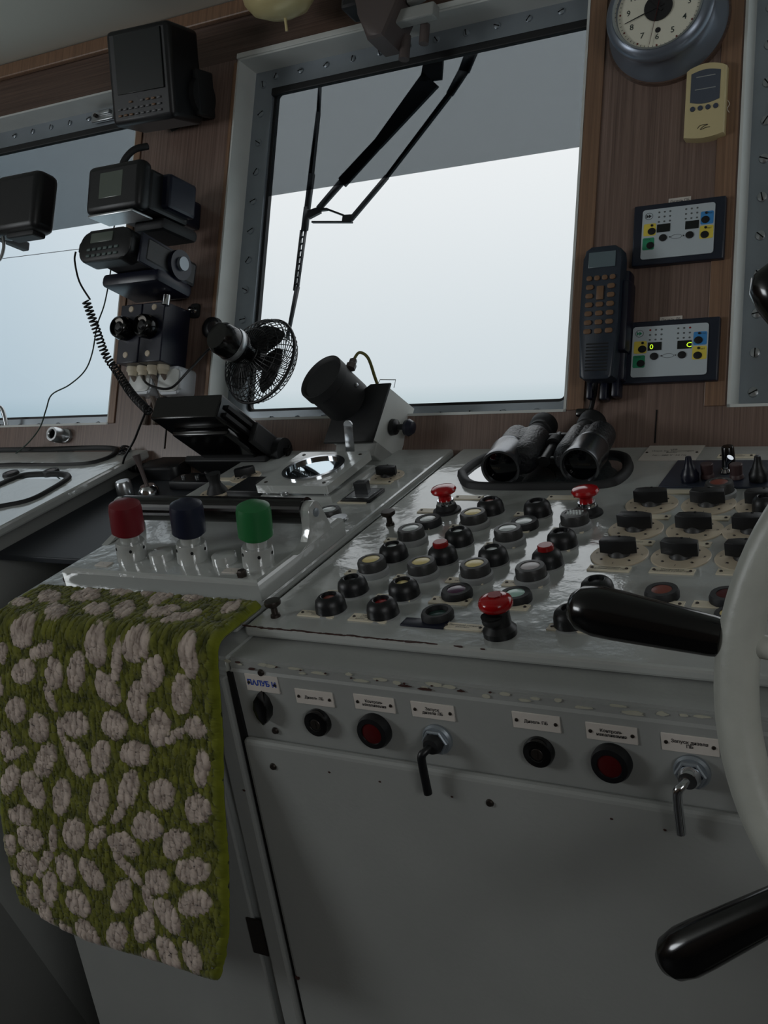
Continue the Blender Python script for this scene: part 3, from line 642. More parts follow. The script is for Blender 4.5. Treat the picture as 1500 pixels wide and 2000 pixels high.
# plotter, upper left
M = dev(268, 143, .135, D(16), D(4))
t = thing('chart_plotter', 'dark square plotter with keypad on a swivel bracket, topmost between the windows', 'monitor', M)
add('housing', G().box((0, 0, -.05), (.138, .162, .09), .010, seg=3).box((.01, -.005, -.10), (.09, .10, .04), .015), BLACK, t, M)
add('screen', G().box((.002, .020, -.004), (.102, .100, .003), .001), DSCREEN, t, M)
for r_ in range(3):
    for c_ in range(8):
        if (r_, c_) in ((0, 0), (0, 1), (0, 3)): continue
        add('key', G().box((-.048 + c_ * .0125, -.044 - r_ * .0105, -.004), (.007, .0035, .0035), .0008), AMBER if (r_ == 2 and c_ < 2) or random.random() < .25 else mat('grey_keys', (96, 96, 98), .5), t, M)
add('bracket', G().box((.074, -.03, -.09), (.012, .08, .05), .004).cyl(.034, -.006, .006, 28, Matrix.Translation((.073, -.035, -.085)) @ Matrix.Rotation(PI / 2, 4, 'Y')).box((.01, -.05, -.135), (.09, .10, .03), .01), RUBBER, t, M)
# echo sounder below it
M = dev(222, 365, .19, D(2))
t = thing('echo_sounder', 'dark rounded sounder with small grey screen above the radio', 'display unit', M)
add('housing', G().box((.0, 0, -.012), (.125, .084, .030), .011, seg=3).box((.012, -.003, -.07), (.10, .07, .10), .006), BLACK, t, M)
add('screen', G().box((-.004, .004, .0022), (.052, .044, .003), .001), SCREEN, t, M)
add('side_arm', G().box((.055, .002, -.085), (.045, .060, .07), .006).box((.0, .005, -.15), (.06, .05, .08), .006), NAVY, t, M)
add('support_tray', G().box((.0, -.046, -.02), (.10, .004, .05), .001), ALLOY, t, M)
add('mount_foot', G().box((.030, -.050, -.10), (.07, .022, .09), .008), RUBBER, t, M)
add('plug', G().tube(smooth([(-.01, .035, -.03), (-.012, .055, -.03), (.0, .078, -.04), (.012, .09, -.06)], 5), .006, 10), RUBBER, t, M)
# hanging box at the far left
M = dev(30, 395, .21, D(0))
t = thing('hanging_speaker', 'black rounded box hanging before the left window, cut by the frame edge', 'speaker', M)
add('housing', G().box((-.0, 0, -.02), (.118, .108, .05), .014, seg=3), BLACK, t, M)
add('clamp', G().box((.012, -.054, -.02), (.07, .014, .03), .004).box((-.07, .02, -.03), (.06, .02, .02), .003), RUBBER, t, M)
add('hook', G().tube(smooth([(-.035, -.055, -.01), (-.03, -.075, -.01), (-.036, -.095, -.01), (-.05, -.10, -.01)], 5), .003, 8), ALLOY, t, M)
add('hanging_arm', G().box((-.165, .02, -.12), (.15, .018, .018), .003).box((-.235, .02, -.17), (.018, .018, .12), .003), RUBBER, t, M)
# upper vhf radio
M = dev(204, 478, .19, D(-4), D(0))
t = thing('marine_radio', 'long dark radio set with rounded front and keypad, above the twin knob box', 'radio', M)
add('housing', G().prism(rrect(.118, .056, .022, 6), -.03, .0, .004).box((.02, -.002, -.09), (.10, .045, .13), .006), BLACK, t, M)
add('display', G().box((-.008, .014, .0005), (.05, .017, .003), .001), SCREEN, t, M)
for r_ in range(2):
    for c_ in range(6): add('key', G().box((-.034 + c_ * .0125, -.006 - r_ * .011, .0008), (.008, .0045, .003), .0008), mat('grey_green_keys', (88, 102, 100), .5), t, M)
add('cradle', G().box((.066, -.004, -.075), (.006, .05, .12), .002).cyl(.026, -.006, .006, 28, Matrix.Translation((.072, -.002, -.105)) @ Matrix.Rotation(PI / 2, 4, 'Y')).box((.01, -.036, -.10), (.13, .024, .09), .008).box((.0, -.006, -.165), (.07, .05, .04), .006), NAVY, t, M)
add('knob', G().cyl(.012, -.004, .006, 18, Matrix.Translation((.078, 0, -.105)) @ Matrix.Rotation(PI / 2, 4, 'Y')), FLANGE, t, M)
add('hanging_clip', G().lathe([(0, -.02), (.007, -.018), (.007, 0), (0, 0)], 14, Matrix.Translation((.05, -.052, -.11)) @ Matrix.Rotation(-PI / 2, 4, 'X')), CHROME, t, M)
# twin knob switch box
M = dev(272, 650, .075)
t = thing('switch_box', 'black twin switch box with two large round knobs and four cable glands', 'switch box', M)
add('housing', G().box((-.024, 0, -.034), (.050, .106, .068), .002).box((.028, 0, -.034), (.052, .106, .068), .002), NAVY, t, M)
for x in (-.032, .022):
    K = M @ Matrix.Translation((x, .008, 0))
    k_ = add('knob', G().lathe([(0, 0), (.021, 0), (.0215, .010), (.0185, .022), (.016, .024), (.0150, .018), (0, .018)], 36), BLACKG, t, K)
    add('knob_cap', G().lathe([(0, .022), (.006, .0215), (.009, .0185), (.009, .018), (0, .018)], 24), BLACK, k_, K)
    g = G(); g.ring([(.0155 * math.cos(a), .0155 * math.sin(a)) for a in [D(20 + i * 14) for i in range(11)]] , [(.0105 * math.cos(a), .0105 * math.sin(a)) for a in [D(20 + i * 14) for i in range(11)]], .018, .0195) if 0 else g.prism([(.0150 * math.cos(D(a)), .0150 * math.sin(D(a))) for a in range(30, 131, 10)] + [(.0100 * math.cos(D(a)), .0100 * math.sin(D(a))) for a in range(130, 29, -10)], .018, .0196)
    add('dial_mark', g, PLATEW, k_, K)
for x, y in ((-.024, .044), (.030, .044), (-.028, -.038), (.024, -.038)): add('screw', G().lathe([(0, .002), (.005, .0015), (.0058, 0), (0, 0)], 18), DISC, t, M @ Matrix.Translation((x, y, 0)))
for i, x in enumerate((-.036, -.012, .012, .036)):
    add('cable_gland', G().lathe([(0, 0), (.011, 0), (.0115, .008), (.0085, .011), (.0075, .016), (0, .016)], 18, Matrix.Translation((x, -.053, -.03)) @ Matrix.Rotation(PI / 2, 4, 'X')), CREAM, t, M)
    add('cable', G().tube(smooth([(x, -.068, -.03), (x + .002, -.085, -.045), (x + .003, -.12, -.068), (x + .003, -.15, -.069)], 4), .0045, 8), mat('grey_cable', (118, 108, 100), .5), t, M)
for px, py, w_ in ((279, 577, .022), (346, 573, .034)):
    o = add('paper_label', G().box((0, 0, .0006), (w_, .019, .0012)), PLATEW, None, dev(px, py, 0)); tag(o, 'small paper label on the wood, %s of the two above the twin knob box' % ('left' if w_ < .03 else 'right'), 'label', 'paper labels over the switch box')
M = dev(305, 572, 0); t = thing('pull_switch', 'pair of small dark brown knobs on the wood between the paper labels', 'switch', M)
for x in (-.014, .014): add('knob', G().lathe([(0, 0), (.013, 0), (.013, .004), (.008, .006), (.0095, .022), (0, .024)], 20), mat('dark_brown_plastic', (48, 34, 30), .4), t, M @ Matrix.Translation((x, 0, 0)))
# frosted junction boxes
for px, py, s_ in ((303, 752, 'left'), (359, 752, 'right')):
    M = dev(px, py, .0)
    t = thing('junction_box', 'frosted white plastic box below the twin knob box, %s of the pair' % s_, 'junction box', M, 'frosted junction boxes')
    add('cover', G().prism(rrect(.054, .050, .010, 5), 0, .038, .006), TRANSL, t, M)
    add('lid', G().prism(rrect(.044, .040, .008, 5), .038, .0405, .001), WHITE, t, M)
# little chrome switch
M = dev(383, 608, 0); t = thing('toggle_switch', 'tiny chrome toggle switch on the wood beside the middle window', 'switch', M)
add('body', G().prism(rrect(.020, .026, .006, 4), 0, .006, .001), RUBBER, t, M); add('lever', G().lathe([(0, 0), (.006, 0), (.006, .006), (.003, .008), (.004, .018), (0, .019)], 16), CHROME, t, M)
# lower radio over the console
M = dev(366, 797, .16, D(-16), D(0))
t = thing('marine_radio', 'flat black radio set on a bracket, tilted above the console left of the fan', 'radio', M)
add('housing', G().box((0, 0, -.075), (.135, .040, .16), .003).box((0.01, -.026, -.09), (.115, .014, .12), .005), BLACKG, t, M)
add('display', G().box((.005, .004, .0005), (.038, .018, .002)), DSCREEN, t, M)
for i in range(5): add('key', G().lathe([(0, .003), (.0028, .002), (.0034, 0), (0, 0)], 10), mat('grey_keys', (96, 96, 98), .5), t, M @ Matrix.Translation((-.034 + i * .013, -.013, 0)))
for x, y in ((-.050, .009), (-.034, .009), (.045, .011), (.045, .001)): add('knob', G().lathe([(0, .004), (.0042, .003), (.005, 0), (0, 0)], 12), mat('grey_keys', (96, 96, 98), .5), t, M @ Matrix.Translation((x, y, 0)))
add('cooling_fin', G().box((.0705, .005, -.075), (.006, .006, .13)).box((.0705, -.008, -.075), (.006, .006, .13)), RUBBER, t, M)
add('bracket', G().box((.082, -.008, -.12), (.012, .036, .10), .004).cyl(.022, -.008, .010, 24, Matrix.Translation((.09, -.01, -.14)) @ Matrix.Rotation(PI / 2, 4, 'Y')).box((0, -.034, -.14), (.17, .012, .05), .003), RUBBER, t, M)
add('wing_knob', G().lathe([(0, 0), (.006, 0), (.005, .010), (0, .011)], 14, Matrix.Rotation(PI / 2, 4, 'Y')).box((.008, 0, 0), (.006, .022, .006), .002), BLACKG, t, M @ Matrix.Translation((.10, -.01, -.14)))
# ---- fan ----
ax = Vector((.60, .30, .72)).normalized(); wa = (R3 @ ax).normalized()
PC = wpt(FW, 505, 703, .05)
zax = wa; xax = zax.cross(Vector((0, 0, 1))).normalized(); yax = zax.cross(xax)
MF = frame(PC, xax, yax, zax)
t = FAN = thing('fan', 'small black desk fan clipped at the window edge, seen from behind', 'fan', MF)
RF = .074; g = G()
for k in range(44):
    a = 2 * PI * k / 44; ca, sa = math.cos(a), math.sin(a)
    g.tube([(ca * r * RF, sa * r * RF, z) for r, z in ((.22, -.030), (.5, -.027), (.8, -.018), (.97, -.004), (1.0, .006))], .0008, 5, False)
    a2 = a + .5
    g.tube([(math.cos(a + .55 * (1 - r)) * r * RF, math.sin(a + .55 * (1 - r)) * r * RF, z) for r, z in ((1.0, .008), (.95, .018), (.75, .028), (.45, .033), (.2, .034))], .0008, 5, False)
for r, z in ((.35, -.029), (.6, -.025), (.8, -.018), (.93, -.009), (.9, .022), (.7, .030), (.45, .033)): g.torus(RF * r, .0007, Matrix.Translation((0, 0, z)), 44, 5)
add('cage', g, BLACK, t, MF)
add('rim', G().torus(RF, .0028, Matrix.Translation((0, 0, .006)), 60, 8), BLACK, t, MF)
g = G()
for k in range(3):
    M_ = Matrix.Rotation(k * 2 * PI / 3 + .5, 4, 'Z'); n_ = 8
    for i in range(n_):
        r0, r1 = .014 + (.048 * i / n_), .014 + (.048 * (i + 1) / n_)
        def pt(r, s): w_ = .55 + .35 * math.sin((r - .014) / .048 * PI * .8); return M_ @ Vector((r * math.cos(s * w_ * .9), r * math.sin(s * w_ * .9), s * .007))
        for s in range(4):
            s0, s1 = -1 + s / 2, -1 + (s + 1) / 2
            g.quad([pt(r0, s0), pt(r1, s0), pt(r1, s1), pt(r0, s1)])
bl = add('blades', g, RUBBER, t, MF); sm_ = bl.modifiers.new('thickness', 'SOLIDIFY'); sm_.thickness = .0015
add('hub', G().lathe([(0, .016), (.012, .015), (.016, .008), (.016, -.012), (0, -.012)], 28), BLACK, t, MF)
add('motor', G().lathe([(0, -.098), (.022, -.096), (.0265, -.088), (.0275, -.050), (.024, -.040), (.020, -.028), (0, -.028)], 36), BLACKG, t, MF)
add('motor_band', G().lathe([(.0279, -.066), (.0284, -.065), (.0284, -.056), (.0279, -.055)], 36), ALLOY, t, MF)
wallp = wpt(FW, 418, 640, .006); li = MF.inverted() @ wallp; mot = Vector((0, 0, -.08))
add('clamp_arm', G().tube(smooth([mot, (mot + li) / 2 + Vector((0, .0, -.004)), li], 5), [.010] * 3 + [.012] * 8, 14), BLACK, t, MF)
add('wall_foot', G().lathe([(0, 0), (.020, 0), (.019, .010), (.012, .016), (0, .017)], 24), BLACK, t, dev(418, 642, 0))
o = add('power_cord', G().tube(smooth([wpt(FW, 420, 672, .03), wpt(FW, 400, 690, .03), wpt(FW, 365, 728, .05), wpt(FW, 335, 757, .06), wpt(FW, 305, 757, .065), wpt(FW, 283, 745, .06), wpt(FW, 281, 725, .03), wpt(FW, 285, 712, .006)], 6), .0022, 8), BLKCORD, FAN)
# ---- periscope style compass reader ----
base = wpt(FW, 700, 790, .0)
MS = dev(700, 806, .070, D(-14), D(-4)) @ Matrix.Diagonal((.95, .95, .80, 1))
t = thing('searchlight_periscope', 'black tube eyepiece on a white steel box standing before the middle window', 'periscope', MS)
g = G(); g.prism([(-.056, -.052), (.040, -.052), (.050, .050), (.012, .050), (-.05, .004)], -.004, .002, .002); add('front_plate', g, BLACK, t, MS)
g = G(); g.prism([(-.048, -.046), (.038, -.046), (.046, .044), (.010, .044), (-.044, .0)], -.10, -.004, .001); add('box_body', g, WHITE, t, MS)
TM = MS @ Matrix.Translation((-.034, .026, .0)) @ Matrix.Scale(1.12, 4) @ Matrix.Rotation(D(-12), 4, 'X') @ Matrix.Rotation(D(-12), 4, 'Y')
add('eyepiece_tube', G().lathe([(0, .055), (.032, .055), (.035, .060), (.0375, .061), (.0375, .045), (.0355, .043), (.0355, -.01), (0, -.01)], 48), RUBBER, t, TM)
add('tube_screw', G().lathe([(0, .004), (.003, .003), (.004, 0), (0, 0)], 14, Matrix.Translation((.034, .006, .018)) @ Matrix.Rotation(PI / 2, 4, 'Y')), CHROME, t, TM)
add('cable_gland', G().lathe([(0, 0), (.008, 0), (.008, .008), (.006, .010), (.006, .016), (0, .016)], 6, Matrix.Translation((.022, .030, .030)) @ Matrix.Rotation(-PI / 2, 4, 'X')), BROWNG, t, TM)
add('cable', G().tube(smooth([(.022, .046, .030), (.026, .060, .028), (.036, .056, .016), (.048, .030, .0), (.052, .018, -.01)], 6), .0024, 8), YCORD, t, TM)
add('wire_loop', G().tube([(.018, .05, -.01), (.018, .064, -.015), (.046, .064, -.02), (.046, .05, -.02)], .0008, 6), ALLOY, t, MS)
for z_ in (-.045,): add('clamp_knob', G().lathe([(0, 0), (.014, 0), (.013, .008), (.005, .011), (.005, .024), (0, .024)], 20, Matrix.Translation((.044, -.010, z_)) @ Matrix.Rotation(PI / 2, 4, 'Y')), BLACK, t, MS)
add('clamp_head', G().lathe([(0, 0), (.013, 0), (.0145, .006), (.010, .014), (0, .016)], 20, Matrix.Translation((.068, -.010, -.050)) @ Matrix.Rotation(PI / 2, 4, 'Y')), NAVY, t, MS)
add('foot', G().box((0, -.058, -.05), (.08, .024, .07), .003), PAINT2, t, MS)
# ---- telephone handset ----
M = dev(1170, 612, .050) @ Matrix.Diagonal((.93, .93, 1, 1))
t = thing('telephone_handset', 'black handset with amber keys hanging in its wall cradle', 'telephone', M)
pr = [(-.029, .085), (-.027, .098), (-.018, .104), (.018, .104), (.027, .098), (.029, .085), (.029, -.01), (.025, -.095), (.018, -.100), (-.018, -.100), (-.026, -.095), (-.030, -.01)]
add('handset', G().prism(pr, -.026, 0, .004), mat('slate_plastic', (34, 44, 56), .4), t, M)
add('display', G().box((0, .082, .0005), (.042, .024, .002), .001), mat('lcd_blue_grey', (96, 112, 118), .3), t, M)
for r_ in range(7):
    for c_ in range(4 if r_ == 0 else 3):
        if r_ in (1, 2) and c_ == 1:
            if r_ == 1: add('key', G().box((0, .0375 - .0065, .001), (.011, .021, .003), .001), AMBER, t, M)
            continue
        x = (-.018 + c_ * .012) if r_ == 0 else (-.0165 + c_ * .0165)
        add('key', G().prism(rrect(.0085 if r_ == 0 else .0115, .0075, .003, 3, x, .054 - r_ * .0135), 0, .0022, .0006), AMBER, t, M)
g = G()
for i in range(9): g.box((0, -.046 - i * .005, .0003), (.034, .0018, .001))
add('speaker_slots', g, BLACK, t, M)
add('cradle', G().box((.012, -.012, -.038), (.046, .17, .026), .006).box((.030, .0, -.030), (.018, .11, .034), .006).box((-.018, -.108, -.034), (.010, .03, .02), .003).box((.004, -.110, -.034), (.012, .03, .02), .003).box((.022, -.106, -.034), (.012, .03, .02), .003), NAVY, t, M)
o = add('handset_cord', G().tube(smooth([wpt(FW, 1164, 715, .035), wpt(FW, 1163, 740, .032), wpt(FW, 1160, 770, .016), wpt(FW, 1154, 798, .008), wpt(FW, 1145, 806, .012)], 6), [.0025] * 8 + [.0042] * 6 + [.0035] * 11, 10), BLKCORD); tag(o, 'black cord running down from the telephone handset', 'cord')
o = add('cord_clip', G().box((0, 0, .006), (.026, .012, .012), .003), BLACKG, None, dev(1146, 808, 0)); tag(o, 'small black clip under the telephone cord at the sill', 'clip')
# ---- engine panels ----
def engine_panel(px, py, label, lit):
    M = dev(px, py, 0) @ Matrix.Diagonal((1.02 if not lit else 1.06, .91, 1, 1))
    t = thing('engine_panel', label, 'control panel', M, 'engine start panels on the pier')
    add('back_frame', G().box((0, 0, .006), (.124, .096, .012), .002), mat('blue_black_panel', (28, 34, 48), .35), t, M)
    f = add('face_plate', G().prism(rrect(.098, .078, .004, 4), .012, .0135), SILV, t, M)
    def sq(x, y, w_, h_, m): add('colour_field', G().prism(rrect(w_, h_, .002, 3, x, y), .0135, .0139), m, f, M)
    sq(-.038, .007, .017, .019, YEL); sq(-.039, -.015, .016, .019, GREEN); sq(.039, .016, .017, .020, BLUE); sq(.039, -.006, .018, .020, YEL)
    for x, y, r_ in ((-.035, .004, .005), (-.036, -.018, .0048), (.037, .013, .0050), (.037, -.010, .0050), (-.019, -.008, .0050), (.017, -.008, .0050), (-.035, .0135, .0017), (.038, .0235, .0017), (.038, .0010, .0017)):
        add('push_button', G().lathe([(0, 0), (r_ * 1.1, 0), (r_ * 1.1, .0012), (r_ * .8, .0016), (0, .0010)], 18), BLACK, f, M @ Matrix.Translation((x, y, .0136)))
    for x in (-.019, .0195):
        add('segment_display', G().box((x, .0075, .0138), (.018, .0125, .0010)), DSCREEN, f, M)
    if lit:
        text('0', .0105, SEG, f, M @ Matrix.Translation((-.023, .0065, .0145)), name='lit_digit'); text('C', .0105, SEG, f, M @ Matrix.Translation((.0255, .0065, .0145)), name='lit_digit')
    for k, x0_ in enumerate((-.026, .0105)):
        for i in range(3):
            for j in range(3):
                add('warning_light', G().lathe([(0, .0006), (.0013, .0005), (.0015, 0), (0, 0)], 8), REDLENS if lit and (i, j, k) in ((0, 0, 0), (2, 0, 1)) else mat('grey_symbol', (92, 96, 98), .5), f, M @ Matrix.Translation((x0_ + i * .0075, .033 - j * .0075, .0135)))
    add('logo_circle', G().ring(circ(.0055, 24, -.040, .0285), circ(.0050, 24, -.040, .0285), .0135, .0138), INK, f, M)
    g = G(); g.prism([(-.0435, .0255), (-.0435, .0315), (-.0402, .0285)], .0135, .0139); g.prism([(-.0402, .0255), (-.0402, .0315), (-.0365, .0285)], .0135, .0139); add('logo_arrows', g, GREEN if lit else INK, f, M)
    add('engine_outline', G().ring(circ(.0075, 24, -.001, -.008, .0035), circ(.0070, 24, -.001, -.008, .0030), .0135, .0138), mat('grey_symbol', (92, 96, 98), .5), f, M)
    for s_, x, y in (('◄', -.010, -.008), ('►', .009, -.008), ('ПУСК', -.0405, -.0085), ('СТОП', .042, .0225), ('АВТ', .043, -.0005)):
        text(s_, .0030, INK, f, M @ Matrix.Translation((x, y, .0141)))
    return t
engine_panel(1328, 458, 'silver engine start panel with dark displays, upper of the two on the pier', False)
engine_panel(1312, 689, 'silver engine start panel with lit green digits, lower of the two on the pier', True)
for px, py, tx, lb in ((1328, 393, 'Дизель ПБ', 'tiny white name strip above the upper engine panel'), (1311, 625, 'Дизель ЛБ', 'tiny white name strip above the lower engine panel')):
    M = dev(px, py, .0); o = add('name_strip', G().box((0, 0, .0009), (.031, .0095, .0018)), PLATEW, None, M); tag(o, lb, 'label', 'name strips'); text(tx, .0052, INK, o, M @ Matrix.Translation((0, 0, .0020)))
# ---- thermometer ----
M = dev(1382, 205, .0)
t = thing('thermometer', 'cream wall thermometer with grey display and four round buttons', 'thermometer', M)
pr = [(-.0275, .046)] + [(-.0275 + .055 * i / 10, .046 + .007 * math.sin(PI * i / 10)) for i in range(1, 10)] + [(.0275, .046), (.0275, -.050)] + [(.0275 - .055 * i / 10, -.050 - .004 * math.sin(PI * i / 10)) for i in range(1, 10)] + [(-.0275, -.050)]
add('casing', G().prism(pr, 0, .016, .003), BEIGE, t, M)
pr = [(-.020, .040)] + [(-.020 + .040 * i / 10, .040 + .004 * math.sin(PI * i / 10)) for i in range(1, 10)] + [(.020, .040), (.020, -.001)] + [(.020 - .040 * i / 10, -.001 - .004 * math.sin(PI * i / 10)) for i in range(1, 10)] + [(-.020, -.001)]
add('display', G().prism(pr, .015, .0167), mat('grey_display', (78, 84, 96), .3), t, M)
add('display_line', G().box((0, .034, .0168), (.026, .0012, .0006)).box((0, .016, .0168), (.028, .0012, .0006)), mat('grey_symbol2', (150, 152, 150), .5), t, M)
for i in range(4): add('button', G().lathe([(0, 0), (.0036, 0), (.0034, .0015), (0, .002)], 16), mat('grey_blue_button', (66, 72, 88), .4), t, M @ Matrix.Translation((-.016 + i * .0105, -.011, .016)))
add('maker_mark', G().tube(smooth([(-.008, -.040, .0165), (-.004, -.036, .0165), (.006, -.036, .0165), (0, -.038, .0165), (-.004, -.042, .0165), (.004, -.040, .0165), (.009, -.040, .0165)], 4), .0004, 5), INK, t, M)
add('string', G().tube(smooth([(.028, .0, .004), (.031, -.006, .004), (.028, -.012, .004), (.031, -.018, .004)], 5), .0006, 6), PLATEW, t, M)
# ---- clock ----
M = dev(1306, 50, 0) @ Matrix.Diagonal((.70, .70, .72, 1))
t = thing('ship_clock', 'round brass and blue ship clock with cream dial at the upper right', 'clock', M)
add('mounting_board', G().lathe([(0, 0), (.128, 0), (.125, .008), (0, .010)], 72), WOODH, t, M)
add('case', G().lathe([(.122, .008), (.118, .016), (.104, .030), (.100, .050), (.101, .062), (0, .062)], 72), CLOCKB, t, M)
add('bezel', G().lathe([(.099, .055), (.107, .058), (.108, .068), (.102, .078), (.093, .082), (.086, .078), (.084, .072), (.084, .066)], 72), CLOCKB, t, M)
C2 = M @ Matrix.Translation((0, 0, .070))
f = add('dial', G().cyl(.085, -.004, 0, 64), CLOCKW, t, C2)
add('bezel_lip', G().lathe([(.084, -.002), (.086, .010), (.091, .012), (.092, .008)], 72), CHROME, t, C2)
for i in range(12):
    a = D(90 - 30 * (i + 1)); text(str(i + 1), .017, mat('green_black_ink', (40, 52, 48), .5), f, C2 @ Matrix.Translation((.061 * math.cos(a), .061 * math.sin(a), .0006)), name='numeral', bold=.0001)
    add('hour_dot', G().cyl(.002, 0, .0006, 10, Matrix.Translation((.078 * math.cos(a), .078 * math.sin(a), 0))), mat('red_brown_dot', (120, 60, 50), .5), f, C2)
g = G()
for i in range(60):
    a = D(6 * i); g.box((0, 0, 0), (.0035, .0006, .0006), 0, Matrix.Rotation(a, 4, 'Z') @ Matrix.Translation((.0795, 0, .0003)))
add('minute_track', g, INK, f, C2)
add('hub_disc', G().cyl(.0285, .0012, .0028, 40), INK, f, C2)
def hand(deg, L, w_, z, m=INK): add('hand', G().prism([(-w_, -.012), (w_, -.012), (w_ * .4, L), (-w_ * .4, L)], z, z + .0008), m, f, C2 @ Matrix.Rotation(D(-deg), 4, 'Z'))
hand(252, .070, .0016, .003); hand(190, .078, .0006, .0045, REDDARK); hand(318, .045, .0026, .0038)
add('winding_hole', G().cyl(.0055, 0, .0008, 20, Matrix.Translation((0.001, -.047, 0))), INK, f, C2)
# ---- ceiling lamp (upper edge of the view) ----
rr_ = R3 @ Vector(((545 - 750) / FPX, (-6 - 1000) / FPX, 1)); k_ = (2.105 - CAM.z) / rr_.z; LP = CAM + rr_ * k_
M = Matrix.Translation((LP.x, LP.y, 2.10)) @ Matrix.Rotation(D(8), 4, 'X')
t = thing('ceiling_lamp', 'small cream bowl shaped lamp under the ceiling at the top edge', 'lamp', M)
add('lamp_shade', G().lathe([(0, -.030), (.02, -.029), (.045, -.020), (.058, -.004), (.061, .010), (.057, .014), (.05, .014)], 48), BRASS, t, M)
add('lamp_base', G().lathe([(0, .010), (.052, .010), (.045, .024), (.02, .030), (.02, .07), (0, .07)], 36), BLACK, t, M)
add('pull_stem', G().tube([(.008, 0, -.028), (.008, 0, -.050)], .0025, 10), BRASS, t, M)
# ---- wiper motor and bracket over the middle window ----
M = dev(765, 40, .010)
t = thing('wiper_motor', 'brown grey wiper motor with grey bracket above the middle window', 'wiper motor', M)
add('motor_casing', G().prism([(-.045, .03), (-.045, .06), (.05, .06), (.045, .0), (.02, -.058), (-.01, -.058), (-.028, -.015)], -.006, .06, .008), BROWNG, t, M)
add('gear_box', G().box((-.05, .035, .03), (.035, .06, .05), .006), RUBBER, t, M)
add('grey_arm', G().box((.062, -.020, .028), (.075, .022, .022), .003).box((.062, .012, .03), (.030, .05, .018), .004, Matrix.Rotation(D(12), 4, 'Z')), PAINT2, t, M)
add('shaft', G().cyl(.009, -.02, .02, 16, Matrix.Translation((.028, -.052, -.002)) @ Matrix.Rotation(PI / 2, 4, 'X')), BROWNG, t, M)
add('shaft', G().cyl(.008, -.016, .016, 16, Matrix.Translation((.070, -.044, .01)) @ Matrix.Rotation(PI / 2, 4, 'X')), BROWNG, t, M)
# window latch at the left window's top
M = dev(205, 228, -.046, 0); t = thing('window_latch', 'small alloy latch at the top of the left window', 'latch', M)
add('latch_plate', G().box((0, 0, .004), (.060, .022, .008), .002).box((.01, .003, .011), (.03, .009, .008), .002), ALLOY, t, M); add('latch_screw', G().cyl(.004, 0, .014, 12, Matrix.Translation((-.015, 0, 0))), SCREW, t, M)
# grab handle low on the left window
M = dev(5, 823, -.03); t = thing('grab_handle', 'bent grey metal handle at the sill of the left window', 'handle', M)
add('grip', G().tube(smooth([(-.09, .028, .012), (-.02, .028, .012), (.004, .026, .012), (.014, .012, .010), (.020, -.016, .004)], 5), .0045, 12), ALLOY, t, M)
# socket on the wood strip
M = dev(122, 852, 0); t = thing('wall_socket', 'round alloy socket on the wood strip below the left window', 'socket', M)
add('flange', G().prism(rrect(.052, .026, .012, 5), 0, .006, .001), ALLOY, t, M)
add('barrel', G().lathe([(.008, .026), (.0095, .028), (.0135, .028), (.0145, .020), (.0145, .004), (0, .004)], 26).lathe([(0, .012), (.0085, .012), (.008, .026)], 20), ALLOY, t, M)
add('bore', G().lathe([(0, .0125), (.0078, .0125), (.0078, .024), (0.0076, .013)], 20), DARKGAP, t, M)
add('side_lug', G().cyl(.006, .004, .016, 12, Matrix.Translation((-.020, .004, 0))), ALLOY, t, M)
# ---- cords on the left ----
def coil(pts, R, turns, r, n=14):
    P = smooth(pts, 10); L = [0]
    for a, b in zip(P, P[1:]): L.append(L[-1] + (b - a).length)
    N = turns * n; out = []
    for i in range(N + 1):
        s = L[-1] * i / N; k = max(j for j in range(len(L)) if L[j] <= s + 1e-9); k = min(k, len(P) - 2)
        u = (s - L[k]) / max(1e-9, L[k + 1] - L[k]); p = P[k].lerp(P[k + 1], u); t_ = (P[k + 1] - P[k]).normalized()
        a = t_.cross(Vector((0, 1, 0))).normalized(); b = t_.cross(a); th = 2 * PI * i / n
        out.append(p + (a * math.cos(th) + b * math.sin(th)) * R)
    return out
q = lambda px, py, o_: wpt(FW, px, py, o_)
g = G(); g.tube(smooth([q(148, 492, .19), q(146, 510, .19), q(155, 550, .18), q(176, 585, .17)], 6), .0016, 8)
g.tube(coil([q(168, 588, .17), q(185, 635, .15), q(205, 690, .12), q(228, 725, .11), q(258, 770, .12), q(290, 803, .16)], .0062, 46, .0015), .0016, 6)
o = add('coiled_cord', g, BLKCORD); tag(o, 'black coiled microphone cord hanging from the radio', 'cord')
o = add('antenna_cable', G().tube(smooth([q(227, 428, .02), q(221, 455, .03), q(218, 515, .03), q(205, 590, .04), q(190, 635, .05), q(180, 690, .06), q(165, 725, .06), q(135, 752, .06), q(101, 771, .06), q(90, 800, .06), q(78, 835, .05), q(55, 865, .03), q(28, 888, .02)], 6), .0013, 8), GREENCORD); tag(o, 'thin dark green cable drooping across the left window', 'cable')
o = add('mic_cord', G().tube(smooth([q(283, 808, .15), q(272, 835, .12), q(262, 860, .10), q(245, 890, .09), q(240, 905, .08)], 6), .002, 8), BLKCORD); tag(o, 'black cord dropping from the lower radio to the microphone', 'cord')
